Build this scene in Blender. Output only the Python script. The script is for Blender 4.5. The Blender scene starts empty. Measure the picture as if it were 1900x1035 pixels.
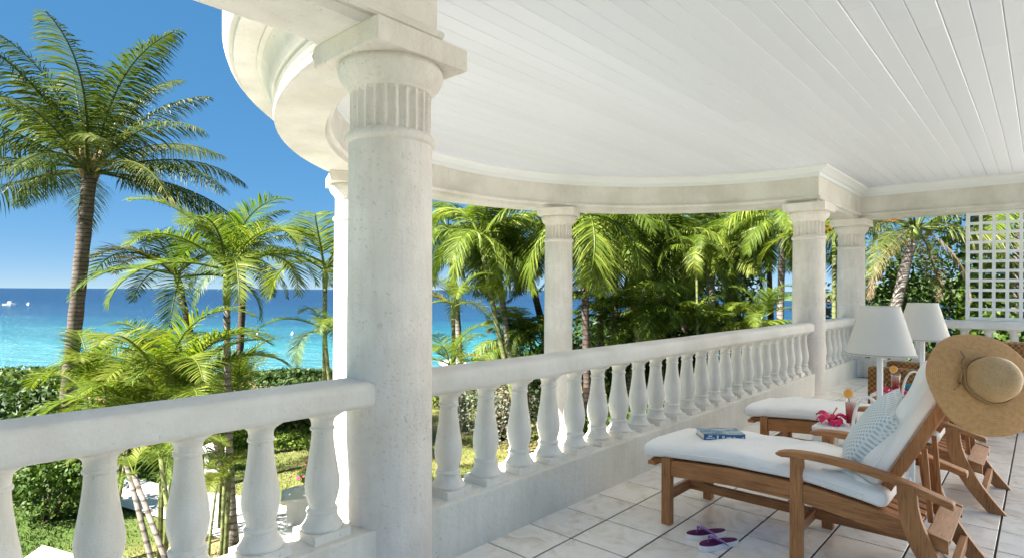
import bpy, bmesh, math, random
from mathutils import Vector, Matrix

scene = bpy.context.scene
COL = scene.collection
PI = math.pi
R = math.radians

# ------------------------------------------------------------------ camera
cam_d = bpy.data.cameras.new('camera')
cam = bpy.data.objects.new('camera', cam_d)
COL.objects.link(cam)
cam_d.sensor_width = 36.0
cam_d.lens = 20.7
cam_d.shift_y = 0.0108
cam_d.clip_start = 0.05
cam_d.clip_end = 30000
cam.matrix_world = Matrix.Translation((0, 0, 1.3)) @ Matrix.Rotation(PI / 2, 4, 'X') @ Matrix.Rotation(0.0046, 4, 'Z')
scene.camera = cam

# ------------------------------------------------------------------ balcony frame: A = foot of the near column, S runs along the balustrade, W out to sea
A = Vector((-0.563, 2.722, 0))
U = Vector((0.670, 0.742, 0)).normalized()
N = Vector((-U.y, U.x, 0))
RZ = math.atan2(-N.y, -N.x)          # local x = towards the house, local y = along the balustrade

def sw(s, w, z=0.0):
    return A + U * s + N * w + Vector((0, 0, z))

# ------------------------------------------------------------------ world, sun, exposure
SUN_DIR = (U * -0.98 + N * 0.20).normalized()      # horizontal direction towards the sun
SUN_EL = R(44)
world = bpy.data.worlds.new('World')
scene.world = world
world.use_nodes = True
wn = world.node_tree
for nd in list(wn.nodes):
    wn.nodes.remove(nd)
sky = wn.nodes.new('ShaderNodeTexSky')
sky.sky_type = 'NISHITA'
sky.sun_disc = False
sky.sun_elevation = SUN_EL
sky.sun_rotation = math.atan2(SUN_DIR.x, SUN_DIR.y)
sky.air_density = 0.35
sky.dust_density = 0.0
sky.ozone_density = 6.0
bg = wn.nodes.new('ShaderNodeBackground')
bg.inputs['Strength'].default_value = 0.097
wo = wn.nodes.new('ShaderNodeOutputWorld')
gam = wn.nodes.new('ShaderNodeGamma')              # whole sky: softer range, richer blue, as the photograph's exposure shows it
gam.inputs['Gamma'].default_value = 0.26
hsv = wn.nodes.new('ShaderNodeHueSaturation')
hsv.inputs['Saturation'].default_value = 2.5
wn.links.new(sky.outputs[0], gam.inputs[0])
wn.links.new(gam.outputs[0], hsv.inputs['Color'])
wn.links.new(hsv.outputs[0], bg.inputs[0])
wn.links.new(bg.outputs[0], wo.inputs[0])

sd = bpy.data.lights.new('sun', 'SUN')
sd.energy = 5.0
sd.angle = R(0.53)
sd.color = (1.0, 0.965, 0.91)
sun = bpy.data.objects.new('sun', sd)
COL.objects.link(sun)
sv = SUN_DIR * math.cos(SUN_EL) + Vector((0, 0, math.sin(SUN_EL)))
sun.rotation_euler = sv.to_track_quat('Z', 'Y').to_euler()
sun.location = (-20, -20, 30)

scene.view_settings.view_transform = 'Standard'
scene.view_settings.look = 'None'
scene.view_settings.gamma = 1.0
scene.view_settings.use_curve_mapping = False
scene.view_settings.exposure = 2.5
scene.cycles.max_bounces = 10
scene.cycles.diffuse_bounces = 6
scene.cycles.transparent_max_bounces = 12
scene.cycles.use_denoising = True

# ------------------------------------------------------------------ material helpers
def mat(name, color=(0.8, 0.8, 0.8), rough=0.6, spec=0.4):
    m = bpy.data.materials.new(name)
    m.use_nodes = True
    b = m.node_tree.nodes['Principled BSDF']
    b.inputs['Base Color'].default_value = (*color, 1)
    b.inputs['Roughness'].default_value = rough
    b.inputs['Specular IOR Level'].default_value = spec
    return m

def nt(m):
    t = m.node_tree
    return t, t.nodes['Principled BSDF']

def add(t, kind, **kw):
    n = t.nodes.new(kind)
    for k, v in kw.items():
        if k in n.inputs.keys():
            n.inputs[k].default_value = v
        else:
            setattr(n, k, v)
    return n

def ramp(t, stops):
    n = t.nodes.new('ShaderNodeValToRGB')
    e = n.color_ramp.elements
    while len(e) < len(stops):
        e.new(0.5)
    for i, (p, c) in enumerate(stops):
        e[i].position = p
        e[i].color = (*c, 1)
    return n

def mapped(t, scale=(1, 1, 1), coord='Object'):
    tc = t.nodes.new('ShaderNodeTexCoord')
    mp = t.nodes.new('ShaderNodeMapping')
    mp.inputs['Scale'].default_value = scale
    t.links.new(tc.outputs[coord], mp.inputs['Vector'])
    return mp.outputs['Vector']

def noise(t, vec, scale, detail=4.0, rough=0.55):
    n = add(t, 'ShaderNodeTexNoise', Scale=scale, Detail=detail, Roughness=rough)
    if vec is not None:
        t.links.new(vec, n.inputs['Vector'])
    return n

def bump(t, b, src, strength, dist):
    bp = add(t, 'ShaderNodeBump', Strength=strength, Distance=dist)
    t.links.new(src, bp.inputs['Height'])
    t.links.new(bp.outputs[0], b.inputs['Normal'])
    return bp

def mixc(t, fac, a, b_, blend='MIX'):
    n = t.nodes.new('ShaderNodeMix')
    n.data_type = 'RGBA'
    n.blend_type = blend
    for idx, v in ((0, fac), (6, a), (7, b_)):
        if hasattr(v, 'is_linked') or hasattr(v, 'links'):
            t.links.new(v, n.inputs[idx])
        elif idx == 0:
            n.inputs[0].default_value = v
        else:
            n.inputs[idx].default_value = (*v, 1)
    return n.outputs[2]

def stucco(name, base, pits, scale=26.0, strength=0.5, pit_amount=0.36, stain=(0.62, 0.60, 0.55), streaks=0.35):
    m = mat(name, base, 0.75, 0.25)
    t, b = nt(m)
    v = mapped(t)
    big = noise(t, v, 2.2, 5, 0.6)
    r1 = ramp(t, [(0.36, stain), (0.62, base)])
    t.links.new(big.outputs[0], r1.inputs[0])
    fine = noise(t, v, scale, 6, 0.7)
    r2 = ramp(t, [(pit_amount - 0.05, (1, 1, 1)), (pit_amount, (0, 0, 0))])
    t.links.new(fine.outputs[0], r2.inputs[0])
    patch = noise(t, v, 3.1, 3, 0.6)
    rpz = ramp(t, [(0.34, (0, 0, 0)), (0.56, (1, 1, 1))])
    t.links.new(patch.outputs[0], rpz.inputs[0])
    pm = add(t, 'ShaderNodeMath', operation='MULTIPLY')
    t.links.new(r2.outputs[0], pm.inputs[0])
    t.links.new(rpz.outputs[0], pm.inputs[1])
    oi_ = t.nodes.new('ShaderNodeObjectInfo')
    tone = ramp(t, [(0.0, (0.91, 0.905, 0.89)), (1.0, (1.0, 1.0, 1.0))])
    t.links.new(oi_.outputs['Random'], tone.inputs[0])
    c0 = mixc(t, pm.outputs[0], r1.outputs[0], pits)
    streak = noise(t, mapped(t, (9, 9, 0.9)), 3.0, 5, 0.65)
    rst = ramp(t, [(0.38, (0.86, 0.84, 0.80)), (0.55, (1, 1, 1))])
    t.links.new(streak.outputs[0], rst.inputs[0])
    c1 = mixc(t, streaks, c0, rst.outputs[0], 'MULTIPLY')
    c = mixc(t, 1.0, c1, tone.outputs[0], 'MULTIPLY')
    t.links.new(c, b.inputs['Base Color'])
    bump(t, b, fine.outputs[0], strength, 0.012)
    return m

M = {}
M['column'] = stucco('column_stucco', (0.87, 0.815, 0.755), (0.62, 0.57, 0.515), 52, 0.75, 0.42, (0.72, 0.67, 0.615))
M['beam'] = stucco('beam_stucco', (0.80, 0.77, 0.73), (0.55, 0.52, 0.46), 40, 0.6, 0.385, (0.66, 0.63, 0.575), 0.10)
M['curb'] = stucco('curb_stucco', (0.80, 0.775, 0.71), (0.52, 0.49, 0.42), 36, 0.6, 0.37, (0.68, 0.655, 0.58))
M['baluster'] = stucco('baluster_cast_stone', (0.83, 0.81, 0.77), (0.52, 0.48, 0.43), 44, 0.4, 0.36, (0.73, 0.69, 0.62))
M['rail'] = stucco('rail_paint', (0.80, 0.78, 0.74), (0.54, 0.51, 0.46), 40, 0.4, 0.34, (0.69, 0.66, 0.61), 0.12)
M['plank'] = mat('painted_plank', (0.86, 0.86, 0.86), 0.42, 0.4)
t, b = nt(M['plank'])
oi = t.nodes.new('ShaderNodeObjectInfo')
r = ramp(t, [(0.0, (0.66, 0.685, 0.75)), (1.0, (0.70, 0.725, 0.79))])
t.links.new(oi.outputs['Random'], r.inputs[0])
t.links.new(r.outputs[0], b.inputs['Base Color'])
nz = noise(t, mapped(t, (18, 1.2, 18)), 3.0, 3)
bump(t, b, nz.outputs[0], 0.10, 0.004)
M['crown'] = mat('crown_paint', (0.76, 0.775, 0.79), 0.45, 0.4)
M['wallpaint'] = stucco('wall_paint', (0.82, 0.80, 0.76), (0.7, 0.68, 0.64), 24, 0.15, 0.27, (0.78, 0.76, 0.72))
M['roof'] = mat('roof_slab', (0.55, 0.52, 0.47), 0.8)
M['white'] = mat('white_enamel', (0.85, 0.85, 0.84), 0.35, 0.5)
M['trellis'] = mat('trellis_paint', (0.82, 0.83, 0.82), 0.5, 0.4)

# floor tiles: polished cream ceramic with clouded veins
M['tile'] = mat('ceramic_tile', (0.78, 0.75, 0.70), 0.16, 0.5)
t, b = nt(M['tile'])
oi = t.nodes.new('ShaderNodeObjectInfo')
tc = t.nodes.new('ShaderNodeTexCoord')
off = t.nodes.new('ShaderNodeVectorMath')
off.operation = 'ADD'
comb = t.nodes.new('ShaderNodeCombineXYZ')
mul = add(t, 'ShaderNodeMath', operation='MULTIPLY')
mul.inputs[1].default_value = 37.0
t.links.new(oi.outputs['Random'], mul.inputs[0])
t.links.new(mul.outputs[0], comb.inputs[0])
t.links.new(mul.outputs[0], comb.inputs[2])
t.links.new(tc.outputs['Object'], off.inputs[0])
t.links.new(comb.outputs[0], off.inputs[1])
n1 = noise(t, off.outputs[0], 5.5, 5, 0.55)
n1.inputs['Distortion'].default_value = 1.6
r = ramp(t, [(0.30, (0.70, 0.63, 0.55)), (0.46, (0.86, 0.81, 0.745)), (0.60, (0.92, 0.89, 0.85)), (0.75, (0.80, 0.78, 0.75))])
t.links.new(n1.outputs[0], r.inputs[0])
r2 = ramp(t, [(0, (0.90, 0.90, 0.91)), (1, (1.0, 0.99, 0.97))])
t.links.new(oi.outputs['Random'], r2.inputs[0])
t.links.new(mixc(t, 1.0, r.outputs[0], r2.outputs[0], 'MULTIPLY'), b.inputs['Base Color'])
n2 = noise(t, off.outputs[0], 3.0, 2)
r3 = ramp(t, [(0.3, (0.12,) * 3), (0.7, (0.24,) * 3)])
t.links.new(n2.outputs[0], r3.inputs[0])
t.links.new(r3.outputs[0], b.inputs['Roughness'])
bump(t, b, n2.outputs[0], 0.06, 0.01)
M['grout'] = mat('dark_grout', (0.035, 0.033, 0.032), 0.9, 0.2)

def wood(name, scale, dark=(0.22, 0.080, 0.028), light=(0.53, 0.245, 0.09)):
    m = mat(name, light, 0.52, 0.35)
    t, b = nt(m)
    v = mapped(t, scale)
    g = noise(t, v, 4.0, 6, 0.65)
    g.inputs['Distortion'].default_value = 0.4
    r = ramp(t, [(0.28, dark), (0.47, tuple((d + 2 * l) / 3 for d, l in zip(dark, light))), (0.68, light)])
    t.links.new(g.outputs[0], r.inputs[0])
    w = noise(t, mapped(t, (1, 1, 1)), 5.0, 3)
    r2 = ramp(t, [(0.35, (0.74, 0.70, 0.66)), (0.65, (1, 1, 1))])
    t.links.new(w.outputs[0], r2.inputs[0])
    t.links.new(mixc(t, 1.0, r.outputs[0], r2.outputs[0], 'MULTIPLY'), b.inputs['Base Color'])
    bump(t, b, g.outputs[0], 0.25, 0.004)
    return m
M['teak_x'] = wood('teak_along', (2.0, 28, 28))
M['teak_y'] = wood('teak_across', (28, 2.0, 28))
M['teak_z'] = wood('teak_upright', (28, 28, 2.0))
M['canvas'] = mat('cream_canvas', (0.90, 0.875, 0.84), 0.9, 0.15)
t, b = nt(M['canvas'])
v = mapped(t)
nz = noise(t, v, 5.0, 4, 0.6)
nf = noise(t, v, 160.0, 2)
mm = add(t, 'ShaderNodeMath', operation='MULTIPLY_ADD')
mm.inputs[1].default_value = 0.06
t.links.new(nf.outputs[0], mm.inputs[0])
t.links.new(nz.outputs[0], mm.inputs[2])
bump(t, b, mm.outputs[0], 0.6, 0.03)
b.inputs['Sheen Weight'].default_value = 0.15

# ------------------------------------------------------------------ mesh helpers
class MB:
    def __init__(self):
        self.v = []
        self.f = []
    def box(self, c, size, rot=None):
        hx, hy, hz = size[0] / 2, size[1] / 2, size[2] / 2
        n = len(self.v)
        for x, y, z in ((-1, -1, -1), (1, -1, -1), (1, 1, -1), (-1, 1, -1), (-1, -1, 1), (1, -1, 1), (1, 1, 1), (-1, 1, 1)):
            p = Vector((x * hx, y * hy, z * hz))
            if rot is not None:
                p = rot @ p
            self.v.append(tuple(p + Vector(c)))
        for q in ((0, 3, 2, 1), (4, 5, 6, 7), (0, 1, 5, 4), (1, 2, 6, 5), (2, 3, 7, 6), (3, 0, 4, 7)):
            self.f.append(tuple(n + i for i in q))
        return self
    def lathe(self, prof, n=24, center=(0, 0, 0), cap=True):
        base = len(self.v)
        cx, cy, cz = center
        for r, z in prof:
            for i in range(n):
                a = 2 * PI * i / n
                self.v.append((cx + r * math.cos(a), cy + r * math.sin(a), cz + z))
        for j in range(len(prof) - 1):
            for i in range(n):
                k = (i + 1) % n
                self.f.append((base + j * n + i, base + j * n + k, base + (j + 1) * n + k, base + (j + 1) * n + i))
        if cap:
            self.f.append(tuple(base + i for i in reversed(range(n))))
            self.f.append(tuple(base + (len(prof) - 1) * n + i for i in range(n)))
        return self
    def tube(self, path, rad, n=8, cap=True):
        path = [Vector(p) for p in path]
        if not isinstance(rad, (list, tuple)):
            rad = [rad] * len(path)
        base = len(self.v)
        ref = Vector((0.31, 0.17, 0.93))
        for i, p in enumerate(path):
            t = (path[min(i + 1, len(path) - 1)] - path[max(i - 1, 0)]).normalized()
            if abs(t.dot(ref.normalized())) > 0.97:
                ref = Vector((0.9, 0.3, 0.1))
            a = t.cross(ref).normalized()
            b_ = t.cross(a).normalized()
            for k in range(n):
                th = 2 * PI * k / n
                self.v.append(tuple(p + (a * math.cos(th) + b_ * math.sin(th)) * rad[i]))
        for j in range(len(path) - 1):
            for i in range(n):
                k = (i + 1) % n
                self.f.append((base + j * n + i, base + j * n + k, base + (j + 1) * n + k, base + (j + 1) * n + i))
        if cap:
            self.f.append(tuple(base + i for i in reversed(range(n))))
            self.f.append(tuple(base + (len(path) - 1) * n + i for i in range(n)))
        return self
    def prism(self, poly, y0, y1):
        """polygon in the x-z plane, extruded along y"""
        n = len(self.v)
        k = len(poly)
        for y in (y0, y1):
            for x, z in poly:
                self.v.append((x, y, z))
        self.f.append(tuple(n + i for i in range(k)))
        self.f.append(tuple(n + k + i for i in reversed(range(k))))
        for i in range(k):
            j = (i + 1) % k
            self.f.append((n + i, n + k + i, n + k + j, n + j))
        return self
    def ribbon(self, top, bot, y0, y1):
        """solid strip between two polylines of (x, z), extruded along y"""
        n = len(self.v)
        k = len(top)
        for (x, z) in top: self.v.append((x, y0, z))
        for (x, z) in bot: self.v.append((x, y0, z))
        for (x, z) in top: self.v.append((x, y1, z))
        for (x, z) in bot: self.v.append((x, y1, z))
        a, b_, c, d = n, n + k, n + 2 * k, n + 3 * k
        for i in range(k - 1):
            self.f += [(a + i, a + i + 1, b_ + i + 1, b_ + i), (c + i + 1, c + i, d + i, d + i + 1),
                       (a + i + 1, a + i, c + i, c + i + 1), (b_ + i, b_ + i + 1, d + i + 1, d + i)]
        self.f += [(a, b_, d, c), (b_ + k - 1, a + k - 1, c + k - 1, d + k - 1)]
        return self
    def build(self, name, m, parent=None, smooth=False, bevel=0.0, segs=2, auto=None):
        me = bpy.data.meshes.new(name)
        me.from_pydata(self.v, [], self.f)
        bm = bmesh.new()
        bm.from_mesh(me)
        bmesh.ops.recalc_face_normals(bm, faces=bm.faces)
        if bevel:
            ed = [e for e in bm.edges if len(e.link_faces) == 2 and e.calc_face_angle(0) > 0.6]
            bmesh.ops.bevel(bm, geom=ed, offset=bevel, segments=segs, profile=0.5, affect='EDGES', clamp_overlap=True)
        for f in bm.faces:
            f.smooth = smooth
        if auto is not None:
            for e in bm.edges:
                if len(e.link_faces) == 2 and e.calc_face_angle(0) > auto:
                    e.smooth = False
        bm.to_mesh(me)
        bm.free()
        me.materials.append(M[m] if isinstance(m, str) else m)
        o = bpy.data.objects.new(name, me)
        COL.objects.link(o)
        o.parent = parent
        return o

def share(name, src, parent, loc=(0, 0, 0), rot=(0, 0, 0), scale=(1, 1, 1)):
    o = bpy.data.objects.new(name, src if isinstance(src, bpy.types.Mesh) else src.data)
    COL.objects.link(o)
    o.parent = parent
    o.location = loc
    o.rotation_euler = rot
    o.scale = scale
    return o

def empty(name, loc, rz=0.0):
    o = bpy.data.objects.new(name, None)
    COL.objects.link(o)
    o.location = loc
    o.rotation_euler = (0, 0, rz)
    o.empty_display_size = 0.1
    return o

def tag(o, label=None, cat=None, group=None, kind=None):
    if label: o['label'] = label
    if cat: o['category'] = cat
    if group: o['group'] = group
    if kind: o['kind'] = kind
    return o

def copy_tree(o, parent=None):
    c = o.copy()
    COL.objects.link(c)
    c.parent = parent
    for ch in list(o.children):
        copy_tree(ch, c)
    return c

def balcony(o):
    """put an object whose mesh is in balcony coordinates (x to the house, y along the balustrade) in place"""
    o.location = A
    o.rotation_euler = (0, 0, RZ)
    return o

def loc(x, y, z=0.0):
    return sw(y, -x, z)

GZ = -3.0          # garden level, the balcony is on the upper floor
F = 1092.6

def gx(px, depth):
    """lateral metres of a bearing at a given depth (used to survey the garden)"""
    return (px - 950.0) / F * depth

def gz(px, py, depth):
    return 1.3 - (py - 533.6 - 0.0046 * px) / F * depth

def pt(px, py, depth):
    return Vector((gx(px, depth), depth, gz(px, py, depth)))

# ================================================================== STRUCTURE
# ---- floor
S0, S1, XW = -7.5, 9.0, 2.85
slab = MB().box(((XW - 0.2) / 2, (S0 + S1) / 2, -0.155), (XW + 0.2, S1 - S0, 0.30)).build('floor', 'grout')
balcony(slab)
tag(slab, 'cream ceramic tiled balcony floor with dark grout', kind='structure')
PITCH = 0.333
tile_me = MB().box((0, 0, 0.0), (PITCH - 0.010, PITCH - 0.010, 0.012)).build('tile', 'tile', slab, bevel=0.0015, segs=1)
tile_src = tile_me.data
bpy.data.objects.remove(tile_me)
rest = MB()
cells = []
for i in range(-1, 14):
    for j in range(-25, 25):
        x = 0.402 + PITCH * (i + 0.5)
        y = 0.868 + PITCH * (j + 0.5)
        if x - PITCH / 2 > XW - 0.1 or y < S0 + 0.2 or y > S1 - 0.5:
            continue
        p = loc(x, y)
        seen = p.y > 1.2 and -0.95 < p.x / p.y < 0.95 and 1.3 / p.y < 0.5
        cells.append((p.y, x, y, seen))
cells.sort()
cnt = 0
for d, x, y, seen in cells:
    if seen and cnt < 300:
        share('tile', tile_src, slab, (x, y, -0.006), (0, 0, random.Random(int(x * 91 + y * 37)).choice((0, PI / 2, PI, -PI / 2))))
        cnt += 1
    else:
        rest.box((x, y, -0.006), (PITCH - 0.010, PITCH - 0.010, 0.012))
tag(rest.build('tile_field', 'tile', slab), kind='stuff')

# ---- ceiling of painted planks
BOW_C, BOW_A, BOW_B = 3.265, 3.265, 3.17
CEIL = 2.86
ceil = MB().box((1.5, (S0 + S1) / 2, CEIL + 0.055), (0.3, S1 - S0 - 0.6, 0.05)).build('ceiling', 'plank')
balcony(ceil)
tag(ceil, 'white painted tongue and groove plank ceiling', kind='structure')
PW = 0.131
def plank(w, sa, sb):
    h = PW / 2 - 0.0013
    c = 0.004
    prof = [(-h, 0.022), (-h, c), (-h + c, 0), (h - c, 0), (h, c), (h, 0.022)]
    m = MB()
    m.prism(prof, sa, sb)
    o = m.build('plank', 'plank', ceil)
    o.location = (-w, 0, CEIL + random.Random(int(w * 1000)).uniform(-0.0012, 0.0012))
w = -2.66
while w < 3.12:
    if w < 0.0:
        sa, sb = S0 + 0.3, 8.77
    else:
        q = BOW_A * math.sqrt(max(0.0, 1 - (w / BOW_B) ** 2))
        sa, sb = BOW_C - q, BOW_C + q
    if w < -0.05:
        j1 = -3.0 + ((w * 37.7) % 1.0) * 4.5
        for pa, pb in ((sa, j1), (j1 + 0.0015, j1 + 4.3), (j1 + 4.3015, sb)):
            plank(w, pa, pb)
    else:
        plank(w, sa, sb)
    w += PW

# ---- entablature: one path, swept profiles, mitred corners
path = [(-9.0, 0.0)]
NB = 72
for i in range(NB + 1):
    a = PI - PI * i / NB
    path.append((BOW_C + BOW_A * math.cos(a), BOW_B * math.sin(a)))
path += [(8.77, 0.0), (8.77, -2.75)]
mit = []
for i, p in enumerate(path):
    def nrm(a_, b_):
        d = Vector((b_[0] - a_[0], b_[1] - a_[1])).normalized()
        return Vector((-d.y, d.x))
    n1 = nrm(path[i - 1], p) if i else nrm(p, path[i + 1])
    n2 = nrm(p, path[i + 1]) if i < len(path) - 1 else n1
    mit.append((n1 + n2) / (1 + n1.dot(n2)))

def sweep(name, prof, m, parent, smooth=True):
    mb = MB()
    k = len(prof)
    for p, q in zip(path, mit):
        for o_, z in prof:
            s_, w_ = p[0] + q.x * o_, p[1] + q.y * o_
            mb.v.append((-w_, s_, z))
    for i in range(len(path) - 1):
        for j in range(k):
            l = (j + 1) % k
            mb.f.append((i * k + j, i * k + l, (i + 1) * k + l, (i + 1) * k + j))
    mb.f.append(tuple(range(k)))
    mb.f.append(tuple((len(path) - 1) * k + j for j in reversed(range(k))))
    return mb.build(name, m, parent, smooth=smooth, auto=0.5)

def ring(o_, z, r, n=10):
    return [(o_ + r * math.cos(2 * PI * i / n), z + r * math.sin(2 * PI * i / n)) for i in range(n)]

ent = empty('entablature', A, RZ)
tag(ent, 'white stuccoed entablature curving out over the bow of the balcony', 'entablature')
sweep('beam', [(-0.13, 2.41), (-0.13, 2.452), (-0.15, 2.46), (-0.15, 2.91), (0.16, 2.91), (0.16, 2.462), (0.19, 2.455), (0.20, 2.435), (0.195, 2.41)], 'beam', ent)
sweep('bead_moulding', ring(-0.152, 2.476, 0.024), 'beam', ent)
sweep('crown_moulding', [(-0.14, 2.742), (-0.165, 2.742), (-0.168, 2.785), (-0.182, 2.79), (-0.195, 2.797), (-0.215, 2.815), (-0.245, 2.828), (-0.272, 2.842), (-0.275, 2.864), (-0.14, 2.864)], 'crown', ent)
sweep('cornice', [(0.14, 2.50), (0.185, 2.50), (0.195, 2.52), (0.19, 2.545), (0.205, 2.55), (0.225, 2.58), (0.228, 2.60), (0.24, 2.65), (0.27, 2.69), (0.295, 2.70), (0.295, 2.712), (0.425, 2.712), (0.43, 2.735), (0.455, 2.738), (0.472, 2.76), (0.485, 2.80), (0.485, 2.90), (0.14, 2.90)], 'beam', ent)

# ---- roof slab, its unseen landward edge cut back to let skylight in
rf = bmesh.new()
top = []
pts2 = [(p[0] + q.x * 0.47, p[1] + q.y * 0.47) for p, q in zip(path, mit)]
pts2 += [(8.77 + 0.47, -2.75), (-9.0, -2.75)]
lo = [rf.verts.new((-w_, s_, 2.905)) for s_, w_ in pts2]
hi = [rf.verts.new((-w_, s_, 3.12)) for s_, w_ in pts2]
rf.faces.new(lo)
rf.faces.new(hi)
for i in range(len(lo)):
    j = (i + 1) % len(lo)
    rf.faces.new((lo[i], lo[j], hi[j], hi[i]))
bmesh.ops.triangulate(rf, faces=[f for f in rf.faces if len(f.verts) > 4])
bmesh.ops.recalc_face_normals(rf, faces=rf.faces)
me = bpy.data.meshes.new('roof')
rf.to_mesh(me)
rf.free()
me.materials.append(M['roof'])
ro = bpy.data.objects.new('roof', me)
COL.objects.link(ro)
balcony(ro)
tag(ro, 'flat roof slab above the balcony', kind='structure')

# ---- walls of the floor below (landward side unseen, left open to let daylight in)
wl2 = MB().box((0.35, (S0 + S1) / 2, -1.66), (0.2, S1 - S0, 2.68)).build('lower_wall', 'wallpaint')
balcony(wl2)
tag(wl2, 'white wall of the floor below the balcony', kind='structure')

# ---- white wall added out of view to bounce sunlight onto the loungers
wg = MB().box((8.5, 11.8, 2.7), (11.1, 5.0, 11.6)).build('added_bounce_wall', 'wallpaint')
balcony(wg)
tag(wg, 'unseen white wall added beyond the far end to bounce sunlight in', kind='structure')

# ---- columns
def column_parts(root, z0):
    sh = MB()
    prof = [(0.203, z0)]
    for i in range(1, 15):
        f = i / 14
        prof.append((0.203 - 0.014 * f ** 1.6, z0 + (1.962 - z0) * f))
    sh.lathe(prof, 56)
    sh.build('shaft', 'column', root, smooth=True, auto=0.8)
    MB().lathe([(0.186, 1.955), (0.199, 1.96), (0.206, 1.972), (0.206, 1.985), (0.199, 1.997), (0.19, 2.004), (0.184, 2.006)], 56).build('astragal', 'column', root, smooth=True, auto=0.9)
    nk = MB()
    nf, per = 24, 6
    n = nf * per
    rows = [(2.003, 0.35), (2.02, 1.0), (2.165, 1.0), (2.178, 0.8), (2.19, 0.0)]
    for z, dep in rows:
        for i in range(n):
            ph = (i % per) / per
            d = 0.0 if ph < 0.17 else math.sin((ph - 0.17) / 0.83 * PI) ** 0.6
            r_ = 0.1835 - 0.024 * d * dep
            a_ = 2 * PI * i / n
            nk.v.append((r_ * math.cos(a_), r_ * math.sin(a_), z))
    for j in range(len(rows) - 1):
        for i in range(n):
            k = (i + 1) % n
            nk.f.append((j * n + i, j * n + k, (j + 1) * n + k, (j + 1) * n + i))
    nk.build('fluted_necking', 'column', root, smooth=False)
    MB().lathe([(0.176, 2.184), (0.190, 2.19), (0.192, 2.2), (0.198, 2.205), (0.222, 2.232), (0.236, 2.262), (0.240, 2.285), (0.236, 2.298), (0.228, 2.305), (0.226, 2.313)], 56).build('echinus', 'column', root, smooth=True, auto=0.9)
    MB().box((0, 0, 2.3612), (0.50, 0.50, 0.10)).build('abacus', 'column', root, bevel=0.007)

def column(s, w, rot, label, z0=GZ):
    c = empty('column', sw(s, w), RZ + rot)
    tag(c, label, 'column', 'columns of the balcony')
    if not COLS:
        column_parts(c, z0)
    else:
        for ch in COLS[0].children:
            k = ch.copy()
            COL.objects.link(k)
            k.parent = c
    COLS.append(c)
COLS = []
column(0, 0, 0, 'large round white column closest to the camera with fluted neck')
column(6.53, 0, 0, 'round white column where the long balustrade ends behind the lamps')
column(1.62, 2.80, R(-25), 'sunlit white column mostly hidden behind the large near column')
column(4.82, 2.73, R(25), 'white column standing outside the balustrade in front of the palms')
column(8.77, 0, 0, 'farthest white column at the balcony corner beside the lamps')

# ---- balustrades
def rail_profile():
    pts = []
    hw, z0, z1 = 0.112, 0.792, 0.905
    rt, rb = 0.036, 0.030
    def arc(cx, cz, r_, a0, a1, n=5):
        return [(cx + r_ * math.cos(R(a0 + (a1 - a0) * i / n)), cz + r_ * math.sin(R(a0 + (a1 - a0) * i / n))) for i in range(n + 1)]
    pts += arc(hw - rb, z0 + rb, rb, -90, -8)
    pts += arc(hw - rt, z1 - rt, rt, 0, 86)
    pts += [(0.04, z1 + 0.004), (0, z1 + 0.005), (-0.04, z1 + 0.004)]
    pts += arc(-hw + rt, z1 - rt, rt, 94, 180)
    pts += arc(-hw + rb, z0 + rb, rb, 188, 270)
    return pts

bal = MB()
ZB, ZT = 0.27, 0.795
H = ZT - ZB
bal.box((0, 0, ZB + 0.0175), (0.168, 0.168, 0.037))
prof = [(0.079, 0.066), (0.083, 0.075), (0.083, 0.092), (0.078, 0.105), (0.070, 0.125), (0.063, 0.15), (0.060, 0.175), (0.0585, 0.195), (0.062, 0.20), (0.0635, 0.212), (0.061, 0.225),
        (0.053, 0.235), (0.054, 0.26), (0.060, 0.30), (0.066, 0.345), (0.069, 0.39), (0.0695, 0.43), (0.067, 0.48), (0.062, 0.54), (0.056, 0.61), (0.050, 0.69), (0.0455, 0.77), (0.0435, 0.83),
        (0.0425, 0.842), (0.0485, 0.848), (0.050, 0.858), (0.0485, 0.868), (0.0445, 0.874), (0.045, 0.90), (0.047, 0.925), (0.055, 0.945), (0.068, 0.962), (0.077, 0.972), (0.077, 0.99)]
bal.lathe([(r_ * 1.02, ZB + z * H) for r_, z in prof], 22)
bal_o = bal.build('baluster', 'baluster', None, smooth=True, bevel=0.0, auto=0.6)
BAL = bal_o.data
bpy.data.objects.remove(bal_o)

def balustrade(y0, y1, spots, label, side=False):
    b_ = empty('balustrade', A if not side else loc(0, 8.77), RZ if not side else RZ - PI / 2)
    tag(b_, label, 'balustrade')
    poly = rail_profile()
    nseg = max(2, int((y1 - y0) / 0.35))
    rl = MB()
    k = len(poly)
    rr = random.Random(int(y0 * 10) + 5)
    for i in range(nseg + 1):
        y = y0 + (y1 - y0) * i / nseg
        dz = rr.uniform(-0.0012, 0.0012)
        dx = rr.uniform(-0.0015, 0.0015)
        for x, z in poly:
            rl.v.append((x + dx, y, z + dz))
    for i in range(nseg):
        for j in range(k):
            l = (j + 1) % k
            rl.f.append((i * k + j, i * k + l, (i + 1) * k + l, (i + 1) * k + j))
    rl.f.append(tuple(range(k)))
    rl.f.append(tuple(nseg * k + j for j in reversed(range(k))))
    rl.build('handrail', 'rail', b_, smooth=True, auto=0.9)
    MB().box((0, (y0 + y1) / 2, 0.1225), (0.24, y1 - y0, 0.295)).build('curb', 'curb', b_, bevel=0.008)
    for i, y in enumerate(spots):
        rr = random.Random(i * 7 + 1)
        o = share('baluster', BAL, b_, (rr.uniform(-0.003, 0.003), y, 0), (0, 0, rr.uniform(-0.05, 0.05) + rr.choice((0, PI / 2, PI))))
    return b_
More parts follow.
